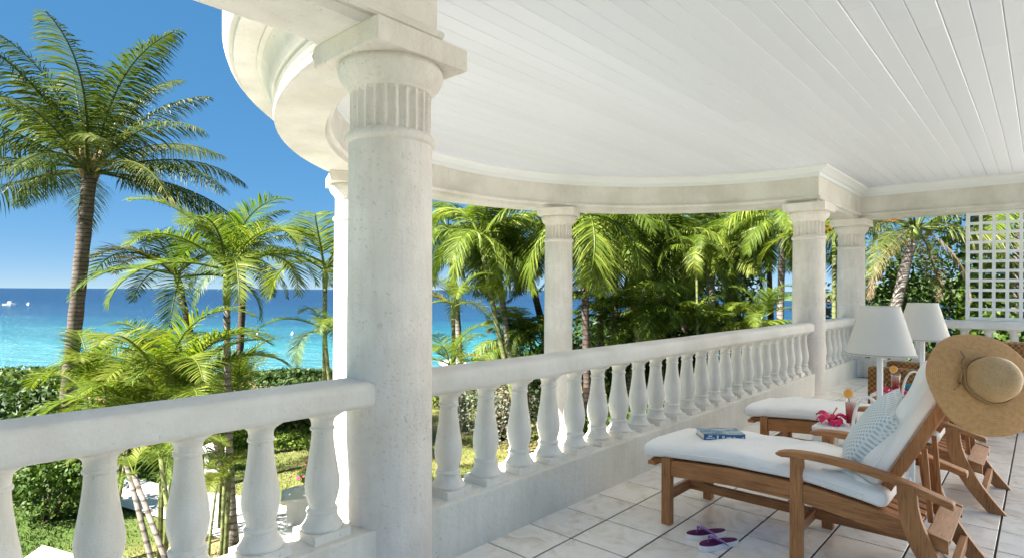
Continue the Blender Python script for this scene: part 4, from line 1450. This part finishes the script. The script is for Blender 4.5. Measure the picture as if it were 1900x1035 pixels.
tag(cu1, 'cream canvas cushion on the front lounger', 'cushion', 'lounger cushions')
cu2 = copy_tree(cu1)
cu2.location = loc(LX + 0.02, LY + LSTEP)
tag(cu2, 'cream canvas cushion on the lounger behind the front one', 'cushion', 'lounger cushions')

# ---- pale blue pillows
M['pillow'] = mat('aqua_weave', (0.62, 0.72, 0.73), 0.9, 0.15)
t, b = nt(M['pillow'])
v = mapped(t, (1, 1, 1), 'UV')
v.node.inputs['Rotation'].default_value = (0, 0, R(45))
vo = add(t, 'ShaderNodeTexVoronoi', Scale=24.0, Randomness=0.0)
t.links.new(v, vo.inputs['Vector'])
rp = ramp(t, [(0.22, (0.40, 0.50, 0.53)), (0.36, (0.70, 0.745, 0.75)), (0.55, (0.76, 0.79, 0.79))])
t.links.new(vo.outputs['Distance'], rp.inputs[0])
t.links.new(rp.outputs[0], b.inputs['Base Color'])
bump(t, b, vo.outputs['Distance'], 0.3, 0.004)
M['pillow_plain'] = mat('aqua_plain', (0.66, 0.75, 0.75), 0.9, 0.15)
def make_pillow(name, size, thick, seed):
    rr = random.Random(seed)
    n = 22
    mb = MB()
    idx = {}
    for side in (1, -1):
        for i in range(n + 1):
            for j in range(n + 1):
                u_, v_ = 2 * i / n - 1, 2 * j / n - 1
                edge = i in (0, n) or j in (0, n)
                if side == -1 and edge:
                    idx[(side, i, j)] = idx[(1, i, j)]
                    continue
                pinch = 1 - 0.10 * (1 - abs(u_) ** 2) * abs(v_) ** 4
                pinch2 = 1 - 0.10 * (1 - abs(v_) ** 2) * abs(u_) ** 4
                h = ((1 - abs(u_) ** 2.6) * (1 - abs(v_) ** 2.6)) ** 0.45 if not edge else 0
                h *= 1 + 0.05 * math.sin(u_ * 5 + seed) * math.sin(v_ * 4 + seed * 2)
                h += 0.02 * math.sin(u_ * 11 + v_ * 7 + seed) * (0 if edge else 1)
                idx[(side, i, j)] = len(mb.v)
                mb.v.append((u_ * size / 2 * pinch2, v_ * size / 2 * pinch, side * h * thick / 2))
    for side in (1, -1):
        for i in range(n):
            for j in range(n):
                q = [idx[(side, i, j)], idx[(side, i + 1, j)], idx[(side, i + 1, j + 1)], idx[(side, i, j + 1)]]
                mb.f.append(tuple(q) if side == 1 else tuple(reversed(q)))
    o = mb.build(name, 'pillow', None, smooth=True)
    uv = o.data.uv_layers.new(name='UVMap')
    for p in o.data.polygons:
        for li in p.loop_indices:
            co = o.data.vertices[o.data.loops[li].vertex_index].co
            uv.data[li].uv = (co.x / size + 0.5, co.y / size + 0.5)
    return o
def rest_pillow(o, x, y, z, lx, ly, roll=0.0, yaw=0.0, lean=0.0):
    # local z of the pillow = front of the backrest
    ax = Matrix((( -BNRM.x * 0 + BDIR.x, 0, BNRM.x), (0, 1, 0), (BDIR.z, 0, BNRM.z)))
    m = Matrix.Rotation(RZ, 3, 'Z') @ Matrix.Rotation(yaw, 3, 'Z') @ Matrix.Rotation(lean, 3, 'Y') @ ax @ Matrix.Rotation(roll, 3, 'Z')
    o.matrix_world = Matrix.Translation(loc(lx + x, ly + y, z)) @ m.to_4x4()
p1 = make_pillow('pillow', 0.40, 0.15, 2)
rest_pillow(p1, 0.955, 0.205, 0.625, LX, LY, roll=R(-14), yaw=R(14), lean=R(3))
tag(p1, 'pale aqua patterned pillow leaning on the front lounger', 'pillow', 'aqua pillows')
p2 = p1.copy()
COL.objects.link(p2)
rest_pillow(p2, 0.955, 0.23, 0.635, LX + 0.02, LY + LSTEP, roll=R(-8), yaw=R(6))
tag(p2, 'pale aqua pillow on the lounger behind, beside the straw hat brim', 'pillow', 'aqua pillows')

# ---- book on the cushion
M['bookblue'] = mat('book_blue', (0.035, 0.12, 0.25), 0.45)
M['bookpage'] = mat('book_paper', (0.72, 0.68, 0.60), 0.9)
M['bookcover'] = mat('book_cover_art', (0.2, 0.3, 0.4), 0.4)
t, b = nt(M['bookcover'])
nz = noise(t, mapped(t, (9, 22, 9)), 1.6, 4, 0.6)
rp = ramp(t, [(0.30, (0.04, 0.12, 0.22)), (0.48, (0.13, 0.24, 0.32)), (0.58, (0.42, 0.48, 0.48)), (0.72, (0.62, 0.62, 0.60))])
t.links.new(nz.outputs[0], rp.inputs[0])
t.links.new(rp.outputs[0], b.inputs['Base Color'])
M['bookprint'] = mat('book_print', (0.62, 0.70, 0.75), 0.5)
bk = empty('book', Vector((1.205, 3.40, 0.4605)), R(-1))
tag(bk, 'thick blue paperback book lying on the front lounger cushion', 'book')
bw, bh, bt = 0.232, 0.155, 0.034
MB().box((0, 0.001, bt / 2), (bw - 0.006, bh - 0.004, bt - 0.006)).build('pages', 'bookpage', bk)
MB().box((0, 0, bt - 0.0015), (bw, bh, 0.003)).build('cover', 'bookcover', bk)
MB().box((0, 0, 0.0015), (bw, bh, 0.003)).build('cover', 'bookblue', bk)
sp = MB().box((0, -bh / 2 + 0.0015, bt / 2), (bw, 0.004, bt - 0.0062)).build('spine', 'bookblue', bk)
mb = MB()
yy = -bh / 2 - 0.0012
for x0, x1, z0, z1 in ((-0.092, -0.070, 0.019, 0.026), (-0.104, -0.055, 0.009, 0.014), (-0.044, -0.034, 0.006, 0.027), (-0.014, 0.0, 0.012, 0.024), (0.010, 0.038, 0.013, 0.019), (0.048, 0.060, 0.013, 0.019), (0.098, 0.110, 0.012, 0.018)):
    mb.box(((x0 + x1) / 2, yy, (z0 + z1) / 2), (x1 - x0, 0.001, z1 - z0))
tag(mb.build('lettering', 'bookprint', sp), kind='stuff')

# ---- straw hat hung on the backrest corner
M['straw'] = mat('woven_straw', (0.52, 0.33, 0.14), 0.75, 0.2)
t, b = nt(M['straw'])
tc = t.nodes.new('ShaderNodeTexCoord')
ln = t.nodes.new('ShaderNodeVectorMath'); ln.operation = 'LENGTH'
t.links.new(tc.outputs['Object'], ln.inputs[0])
nz = noise(t, tc.outputs['Object'], 60.0, 3)
nl = noise(t, tc.outputs['Object'], 9.0, 3)
ma = add(t, 'ShaderNodeMath', operation='MULTIPLY_ADD'); ma.inputs[1].default_value = 150.0
t.links.new(ln.outputs['Value'], ma.inputs[0])
t.links.new(nl.outputs[0], ma.inputs[2])
fr = add(t, 'ShaderNodeMath', operation='FRACT')
t.links.new(ma.outputs[0], fr.inputs[0])
mm = add(t, 'ShaderNodeMath', operation='MULTIPLY_ADD'); mm.inputs[1].default_value = 0.45
t.links.new(fr.outputs[0], mm.inputs[0]); t.links.new(nz.outputs[0], mm.inputs[2])
rp = ramp(t, [(0.25, (0.44, 0.205, 0.07)), (0.6, (0.57, 0.295, 0.115)), (1.0, (0.66, 0.38, 0.17))])
t.links.new(mm.outputs[0], rp.inputs[0])
t.links.new(rp.outputs[0], b.inputs['Base Color'])
bump(t, b, mm.outputs[0], 0.3, 0.002)
M['strawlight'] = wood('straw_crown', (40, 40, 40), (0.46, 0.26, 0.11), (0.66, 0.43, 0.21))
M['strawcord'] = mat('straw_cord', (0.36, 0.21, 0.09), 0.8)
hat = empty('straw_hat', (0, 0, 0))
tag(hat, 'wide brimmed straw hat hung on the corner of the front lounger back', 'hat')
mb = MB()
nr_, na = 16, 64
for layer in (0, 1):
    for i in range(nr_ + 1):
        f = i / nr_
        r_ = 0.085 + (0.214 - 0.085) * f
        for j in range(na):
            a_ = 2 * PI * j / na
            z = -0.035 * f ** 1.5 + 0.012 * f * f * math.sin(2 * a_ + 0.6) + 0.006 * f * f * math.sin(5 * a_ + 1)
            q = r_ * (1 + 0.015 * math.sin(3 * a_ + 2) * f)
            mb.v.append((q * math.cos(a_), q * math.sin(a_), z - 0.0025 * layer))
m_ = (nr_ + 1) * na
for i in range(nr_):
    for j in range(na):
        l = (j + 1) % na
        mb.f.append((i * na + j, i * na + l, (i + 1) * na + l, (i + 1) * na + j))
        mb.f.append((m_ + (i + 1) * na + j, m_ + (i + 1) * na + l, m_ + i * na + l, m_ + i * na + j))
for j in range(na):
    l = (j + 1) % na
    mb.f.append((nr_ * na + j, nr_ * na + l, m_ + nr_ * na + l, m_ + nr_ * na + j))
    mb.f.append((l, j, m_ + j, m_ + l))
mb.build('brim', 'straw', hat, smooth=True)
MB().lathe([(0.090, -0.002), (0.090, 0.02), (0.088, 0.045), (0.083, 0.068), (0.073, 0.088), (0.057, 0.102), (0.038, 0.109), (0.018, 0.111), (0.006, 0.1085), (0.002, 0.107)], 48).build('crown', 'strawlight', hat, smooth=True)
for dz, ro in ((0.008, 0.0955), (0.017, 0.0945)):
    ring_ = [(ro * math.cos(2 * PI * k / 48), ro * math.sin(2 * PI * k / 48), dz + 0.003 * math.sin(k * 0.8)) for k in range(49)]
    MB().tube(ring_, 0.0042, 6).build('cord', 'strawcord', hat, smooth=True)
bow = MB()
for s_ in (-1, 1):
    bow.tube([(-0.097, 0.0, 0.014), (-0.105, s_ * 0.022, 0.022), (-0.103, s_ * 0.05, 0.018), (-0.099, s_ * 0.062, 0.010), (-0.107, s_ * 0.045, 0.006), (-0.101, s_ * 0.01, 0.012)], 0.0038, 6)
    bow.tube([(-0.099, s_ * 0.06, 0.010), (-0.108, s_ * 0.075, 0.010), (-0.115, s_ * 0.088, 0.004)], 0.0036, 6)
bow.build('bow', 'strawcord', hat, smooth=True)
hc = Vector((1.905, 2.355, 0.945))
right = Vector((1, 0, 0)); up = Vector((0, 0, 1)); toward = Vector((0, -1, 0))
view = (Vector((0, 0, 1.3)) - hc).normalized()
rgt = view.cross(up).normalized() * -1
upv = rgt.cross(view) * -1
upv = Vector((0, 0, 1)) - view * view.z
upv.normalize()
hn = (view * 0.80 + rgt * 0.50 + upv * 0.30).normalized()
hx = (upv.cross(hn)).normalized()
hy = hn.cross(hx)
hm = Matrix((hx, hy, hn)).transposed() @ Matrix.Rotation(R(-18), 3, 'Z')
hat.matrix_world = Matrix.Translation(hc) @ hm.to_4x4()

# ---- sandals
M['sandalsole'] = mat('white_foam_sole', (0.80, 0.77, 0.78), 0.7)
M['sandaltop'] = mat('purple_insole', (0.10, 0.012, 0.085), 0.6)
M['sandalstrap'] = mat('lilac_strap', (0.25, 0.10, 0.36), 0.45)
M['bead'] = mat('pale_bead', (0.62, 0.50, 0.72), 0.25)
def sandal(label, toe, heel, flip, fliplen=0.245):
    toe, heel = Vector(toe), Vector(heel)
    d = toe - heel
    root = empty('sandal', (toe + heel) / 2, math.atan2(d.y, d.x))
    tag(root, label, 'sandal', 'pair of sandals')
    L = fliplen
    def outline(k, z):
        pts_ = []
        for i in range(40):
            a_ = 2 * PI * i / 40
            x = L / 2 * math.cos(a_)
            f = (x / L + 0.5)
            wdt = interp([(0, 0.030), (0.2, 0.033), (0.45, 0.030), (0.75, 0.045), (0.9, 0.042), (1.0, 0.03)], f)
            y = wdt * math.copysign(abs(math.sin(a_)) ** 0.75, math.sin(a_)) + flip * 0.008 * math.sin(f * 3.0)
            pts_.append((x * k, y * k, z))
        return pts_
    def slabm(k, z0, z1, name, m, par):
        mb = MB()
        mb.v = outline(k, z0) + outline(k, z1)
        mb.f = [tuple(reversed(range(40))), tuple(range(40, 80))] + [(i, (i + 1) % 40, 40 + (i + 1) % 40, 40 + i) for i in range(40)]
        return mb.build(name, m, par, bevel=0.002, segs=1)
    slabm(1.0, 0.0, 0.026, 'sole', 'sandalsole', root)
    slabm(0.94, 0.0255, 0.0285, 'insole', 'sandaltop', root)
    post = Vector((0.062, flip * 0.010, 0.027))
    apex = Vector((0.052, flip * 0.008, 0.054))
    for s_ in (-1, 1):
        a_ = Vector((-0.030, s_ * 0.036 + flip * 0.01, 0.016))
        md = (apex + a_) / 2 + Vector((0.004, s_ * 0.012, 0.018))
        st = MB()
        pp = [apex.lerp(md, f) * (1 - f) + md.lerp(a_, f) * f for f in [i / 8 for i in range(9)]]
        n0 = 0
        for i, p in enumerate(pp):
            w_ = 0.009 + 0.007 * i / 8
            T = (pp[min(i + 1, 8)] - pp[max(i - 1, 0)]).normalized()
            sdv = T.cross(Vector((0, 0, 1))).normalized()
            upn = sdv.cross(T).normalized()
            for q in ((-1, 0), (1, 0), (1, 1), (-1, 1)):
                st.v.append(tuple(p + T.cross(upn) * w_ * q[0] * 0.9 + upn * 0.004 * q[1]))
        for i in range(8):
            for j in range(4):
                l = (j + 1) % 4
                st.f.append((i * 4 + j, i * 4 + l, i * 4 + 4 + l, i * 4 + 4 + j))
        st.f += [(0, 1, 2, 3), (35, 34, 33, 32)]
        so = st.build('strap', 'sandalstrap', root)
        bd_ = MB()
        for i in range(1, 8):
            bd_.lathe([(0.001, -0.002), (0.0042, 0.0), (0.003, 0.003), (0.0008, 0.0042)], 8, tuple(pp[i] + Vector((0, 0, 0.006))))
        bd_.build('beads', 'bead', so, smooth=True)
    MB().tube([post, apex], 0.004, 8).build('toe_post', 'sandalstrap', root, smooth=True)
sandal('purple beaded flip flop sandal farther from the camera', (0.915, 3.095, 0), (1.155, 3.155, 0), 1)
sandal('purple beaded flip flop sandal closer to the camera', (0.94, 2.95, 0), (1.173, 3.037, 0), -1)

# ---- white side tables with lamps
M['shade'] = mat('lamp_shade', (0.84, 0.80, 0.74), 0.85, 0.2)
t, b = nt(M['shade'])
tr_ = t.nodes.new('ShaderNodeBsdfTranslucent'); tr_.inputs['Color'].default_value = (0.9, 0.87, 0.8, 1)
mx = t.nodes.new('ShaderNodeMixShader'); mx.inputs[0].default_value = 0.25
t.links.new(b.outputs[0], mx.inputs[1]); t.links.new(tr_.outputs[0], mx.inputs[2])
t.links.new(mx.outputs[0], t.nodes['Material Output'].inputs['Surface'])
M['shadetrim'] = mat('shade_trim', (0.45, 0.42, 0.38), 0.8)
M['glass'] = mat('clear_glass', (1, 1, 1), 0.02, 0.5)
nt(M['glass'])[1].inputs['Transmission Weight'].default_value = 1.0
M['drink'] = mat('red_drink', (0.72, 0.06, 0.06), 0.2)
t, b = nt(M['drink'])
sx = t.nodes.new('ShaderNodeSeparateXYZ')
tc = t.nodes.new('ShaderNodeTexCoord')
t.links.new(tc.outputs['Object'], sx.inputs[0])
mr = add(t, 'ShaderNodeMapRange'); mr.inputs['From Min'].default_value = 0.02; mr.inputs['From Max'].default_value = 0.13
t.links.new(sx.outputs['Z'], mr.inputs['Value'])
rp = ramp(t, [(0.0, (0.55, 0.015, 0.02)), (0.6, (0.75, 0.10, 0.08)), (0.85, (0.85, 0.36, 0.33)), (1.0, (0.88, 0.55, 0.5))])
t.links.new(mr.outputs[0], rp.inputs[0])
t.links.new(rp.outputs[0], b.inputs['Base Color'])
M['orange'] = mat('orange_slice', (0.85, 0.42, 0.06), 0.5)
M['orangerind'] = mat('orange_rind', (0.88, 0.50, 0.28), 0.5)
M['straw_blue'] = mat('blue_straw', (0.10, 0.13, 0.35), 0.4)
M['petal'] = mat('hibiscus_petal', (0.72, 0.012, 0.11), 0.5)
M['pistil'] = mat('hibiscus_pistil', (0.80, 0.25, 0.15), 0.5)
M['bowl'] = mat('turquoise_glaze', (0.05, 0.30, 0.36), 0.15, 0.6)

def side_table(x, y, label):
    root = empty('side_table', loc(x, y), RZ)
    tag(root, label, 'side table', 'white side tables')
    TW, TH = 0.46, 0.50
    MB().box((0, 0, TH - 0.0125), (TW, TW, 0.025)).build('table_top', 'white', root, bevel=0.006)
    for sx_ in (-1, 1):
        for sy_ in (-1, 1):
            MB().box((sx_ * (TW / 2 - 0.02), sy_ * (TW / 2 - 0.02), (TH - 0.025) / 2), (0.034, 0.034, TH - 0.0255)).build('leg', 'white', root, bevel=0.003)
    for zz in (0.16, 0.40):
        for s_ in (-1, 1):
            MB().box((0, s_ * (TW / 2 - 0.02), zz), (TW - 0.075, 0.018, 0.03)).build('rail', 'white', root, bevel=0.002)
            MB().box((s_ * (TW / 2 - 0.02), 0, zz), (0.018, TW - 0.075, 0.03)).build('rail', 'white', root, bevel=0.002)
    for k in range(6):
        MB().box((0, -0.16 + 0.064 * k, 0.184), (TW - 0.03, 0.046, 0.014)).build('shelf_slat', 'white', root, bevel=0.002)
    for s_ in (-1,):
        arc = [(0.055 + 0.075 * math.cos(a_), s_ * 0.19, TH + 0.115 * math.sin(a_) * 1.0 + 0.085 * math.sin(a_)) for a_ in [PI * i / 20 for i in range(21)]]
        MB().tube(arc, 0.0085, 8).build('hoop_handle', 'white', root, smooth=True)
    return root
def lamp(x, y, label):
    root = empty('table_lamp', loc(x, y, 0.50), RZ)
    tag(root, label, 'lamp', 'white table lamps')
    MB().lathe([(0.075, 0), (0.075, 0.012), (0.068, 0.02), (0.03, 0.03), (0.018, 0.045)], 28).build('base', 'white', root, smooth=True, auto=0.7)
    MB().lathe([(0.0165, 0.03), (0.0165, 0.46), (0.011, 0.47), (0.011, 0.66)], 18).build('stem', 'white', root, smooth=True, auto=0.7)
    n = 48
    sh = MB()
    prof_ = [(0.183, 0.430), (0.1005, 0.716), (0.0985, 0.716), (0.181, 0.430)]
    sh.lathe(prof_ + [prof_[0]], n, cap=False)
    so = sh.build('shade', 'shade', root, smooth=True, auto=0.7)
    for r_, z in ((0.1845, 0.430), (0.1855, 0.437), (0.1015, 0.713)):
        MB().tube([(r_ * math.cos(2 * PI * i / n), r_ * math.sin(2 * PI * i / n), z) for i in range(n + 1)], 0.0022, 5, cap=False).build('trim', 'shadetrim' if z > 0.433 and z < 0.6 else 'shade', so, smooth=True)
    sp_ = MB()
    for k in range(3):
        a_ = 2 * PI * k / 3
        sp_.tube([(0, 0, 0.665), (0.099 * math.cos(a_), 0.099 * math.sin(a_), 0.705)], 0.002, 5)
    sp_.build('spider', 'shadetrim', so)
    return root
def cocktail(x, y, label):
    root = empty('cocktail', loc(x, y, 0.5005), RZ)
    tag(root, label, 'drink', 'red cocktails')
    MB().lathe([(0.027, 0), (0.029, 0.004), (0.034, 0.155), (0.0325, 0.155), (0.0275, 0.010), (0.001, 0.009)], 28).build('glass', 'glass', root, smooth=True, auto=0.8)
    MB().lathe([(0.0268, 0.0105), (0.0315, 0.135)], 24).build('drink', 'drink', root, smooth=True, auto=0.8)
    MB().tube([(0.0, 0.01, 0.03), (-0.012, -0.012, 0.16), (-0.016, -0.018, 0.20)], 0.0032, 7).build('straw', 'straw_blue', root, smooth=True)
    o1 = MB().lathe([(0.030, -0.003), (0.030, 0.003)], 24).build('orange_slice', 'orangerind', root)
    o1.location = (-0.012, -0.02, 0.188)
    o1.rotation_euler = (R(70), R(10), R(-25))
    o2 = MB().lathe([(0.024, -0.0038), (0.024, 0.0038)], 24).build('flesh', 'orange', o1)
    return root
def hibiscus(x, y, label, rot, z=0.5005, sc_=1.0):
    root = empty('hibiscus_flower', loc(x, y, z), RZ + rot)
    tag(root, label, 'flower', 'pink hibiscus flowers')
    for k in range(5):
        mb = MB()
        nu, nv = 8, 7
        for i in range(nu):
            for j in range(nv):
                f, q = i / (nu - 1), j / (nv - 1) - 0.5
                r_ = 0.008 + 0.062 * f
                wv = 0.052 * math.sin(PI * (0.12 + 0.66 * f)) ** 0.8
                z_ = 0.014 + 0.052 * math.sin(f * 1.9) * 0.8 - 0.028 * f * f + 0.010 * math.sin(q * 9 + k) * f - 0.02 * (q * q) * f
                mb.v.append((r_, q * wv * 1.25, z_))
        for i in range(nu - 1):
            for j in range(nv - 1):
                a_ = i * nv + j
                mb.f.append((a_, a_ + 1, a_ + nv + 1, a_ + nv))
        o = mb.build('petal', 'petal', root, smooth=True)
        so = o.modifiers.new('s', 'SOLIDIFY'); so.thickness = 0.0012
        o.rotation_euler = (R(8 * ((k * 2) % 3 - 1)), R((-6, 10, -14, 4, 14)[k]), 2 * PI * k / 5)
    MB().tube([(0, 0, 0.012), (0.012, 0.004, 0.05), (0.028, 0.006, 0.078)], [0.004, 0.003, 0.0045], 7).build('pistil', 'pistil', root, smooth=True)
    root.scale = (sc_, sc_, sc_)
    return root
TX, TY = LX + 0.76, LY + 1.015
side_table(TX, TY, 'white side table between the two loungers')
side_table(TX + 0.02, TY + LSTEP, 'white side table beyond the second lounger')
lamp(LX + 0.84, LY + 1.02, 'white table lamp in front, its shade hiding part of the other')
lamp(LX + 0.86, LY + 1.02 + LSTEP, 'white table lamp behind, beside the straw hat')
cocktail(LX + 0.70, LY + 0.98, 'red cocktail with orange slice on the table between the loungers')
cocktail(LX + 0.69, LY + 0.98 + LSTEP + 0.01, 'red cocktail with straw on the table beyond the second lounger')
hibiscus(LX + 0.60, LY + 0.93, 'large pink hibiscus flower beside the closest cocktail', 0.4, sc_=1.25)
hibiscus(LX + 0.63, LY + 0.90 + LSTEP, 'pink hibiscus flower left of the far cocktail', 1.2)
hibiscus(LX + 0.74, LY + 0.88 + LSTEP, 'pink hibiscus flower in front of the turquoise bowl', 2.0)
bl_ = MB().lathe([(0.03, 0), (0.034, 0.004), (0.05, 0.03), (0.062, 0.062), (0.064, 0.078), (0.060, 0.078), (0.057, 0.06), (0.03, 0.012), (0.001, 0.01)], 32).build('bowl', 'bowl', None, smooth=True, auto=0.8)
bl_.location = loc(LX + 0.80, LY + 0.99 + LSTEP, 0.5005)
tag(bl_, 'small turquoise glazed bowl beside the far cocktail', 'bowl')

# ---- wicker armchairs
M['wicker'] = mat('brown_wicker', (0.22, 0.11, 0.035), 0.5, 0.35)
t, b = nt(M['wicker'])
v = mapped(t, (1, 1, 1))
br = add(t, 'ShaderNodeTexChecker', Scale=44.0)
br.inputs['Color1'].default_value = (0.34, 0.17, 0.05, 1)
br.inputs['Color2'].default_value = (0.15, 0.065, 0.018, 1)
t.links.new(v, br.inputs['Vector'])
nz = noise(t, v, 8.0, 3)
rp = ramp(t, [(0.3, (0.65, 0.62, 0.6)), (0.7, (1.25, 1.2, 1.1))])
t.links.new(nz.outputs[0], rp.inputs[0])
t.links.new(mixc(t, 1.0, br.outputs[0], rp.outputs[0], 'MULTIPLY'), b.inputs['Base Color'])
bump(t, b, br.outputs['Fac'], 0.8, 0.006)
def armchair(x, y, rot, label):
    root = empty('wicker_armchair', loc(x, y), RZ + rot)
    tag(root, label, 'armchair', 'brown wicker armchairs')
    W, D = 0.72, 0.78
    for s_ in (-1, 1):
        MB().box((0, s_ * (W / 2 - 0.06), 0.335), (D, 0.12, 0.60)).build('arm', 'wicker', root, bevel=0.025)
        for q in (-1, 1):
            MB().box((q * (D / 2 - 0.05), s_ * (W / 2 - 0.06), 0.02), (0.06, 0.06, 0.05)).build('foot', 'teak_z', root)
    MB().box((0.02, 0, 0.20), (D - 0.10, W - 0.242, 0.30)).build('seat_base', 'wicker', root, bevel=0.01)
    MB().box((-0.04, 0, 0.405), (D - 0.26, W - 0.26, 0.11)).build('seat_pad', 'canvas', root, bevel=0.03, segs=3)
    MB().box((D / 2 - 0.03, 0, 0.44), (0.10, W - 0.03, 0.80), Matrix.Rotation(R(8), 3, 'Y')).build('backrest', 'wicker', root, bevel=0.03)
    return root
armchair(LX + 0.80, LY + 3.35, R(-4), 'brown wicker armchair beyond the second side table')
armchair(LX + 1.05, LY + 4.55, R(-70), 'brown wicker armchair farther back behind the lamp stems')

# ---- lamp cord on the floor
M['cord'] = mat('lamp_cord', (0.30, 0.27, 0.20), 0.6)
cp = [loc(LX + 1.04, LY + 0.80, 0.006)]
pts_ = [(1.25, 0.45), (1.32, 0.30), (1.42, 0.20), (1.62, 0.10), (1.95, 0.02), (2.4, -0.02)]
pathc = [loc(LX + 1.0, LY + 0.95, 0.005)] + [loc(LX + a, LY + b_, 0.005) for a, b_ in pts_]
fine = []
for i in range(len(pathc) - 1):
    p0_, p1_, p2_, p3_ = pathc[max(i - 1, 0)], pathc[i], pathc[i + 1], pathc[min(i + 2, len(pathc) - 1)]
    for k in range(6):
        f = k / 6
        fine.append(0.5 * ((2 * p1_) + (p2_ - p0_) * f + (2 * p0_ - 5 * p1_ + 4 * p2_ - p3_) * f * f + (3 * p1_ - p0_ - 3 * p2_ + p3_) * f ** 3))
fine.append(pathc[-1])
co = MB().tube(fine, 0.0035, 6).build('power_cord', 'cord', smooth=True)
tag(co, 'thin lamp cord lying on the tiles behind the front lounger', 'cord')
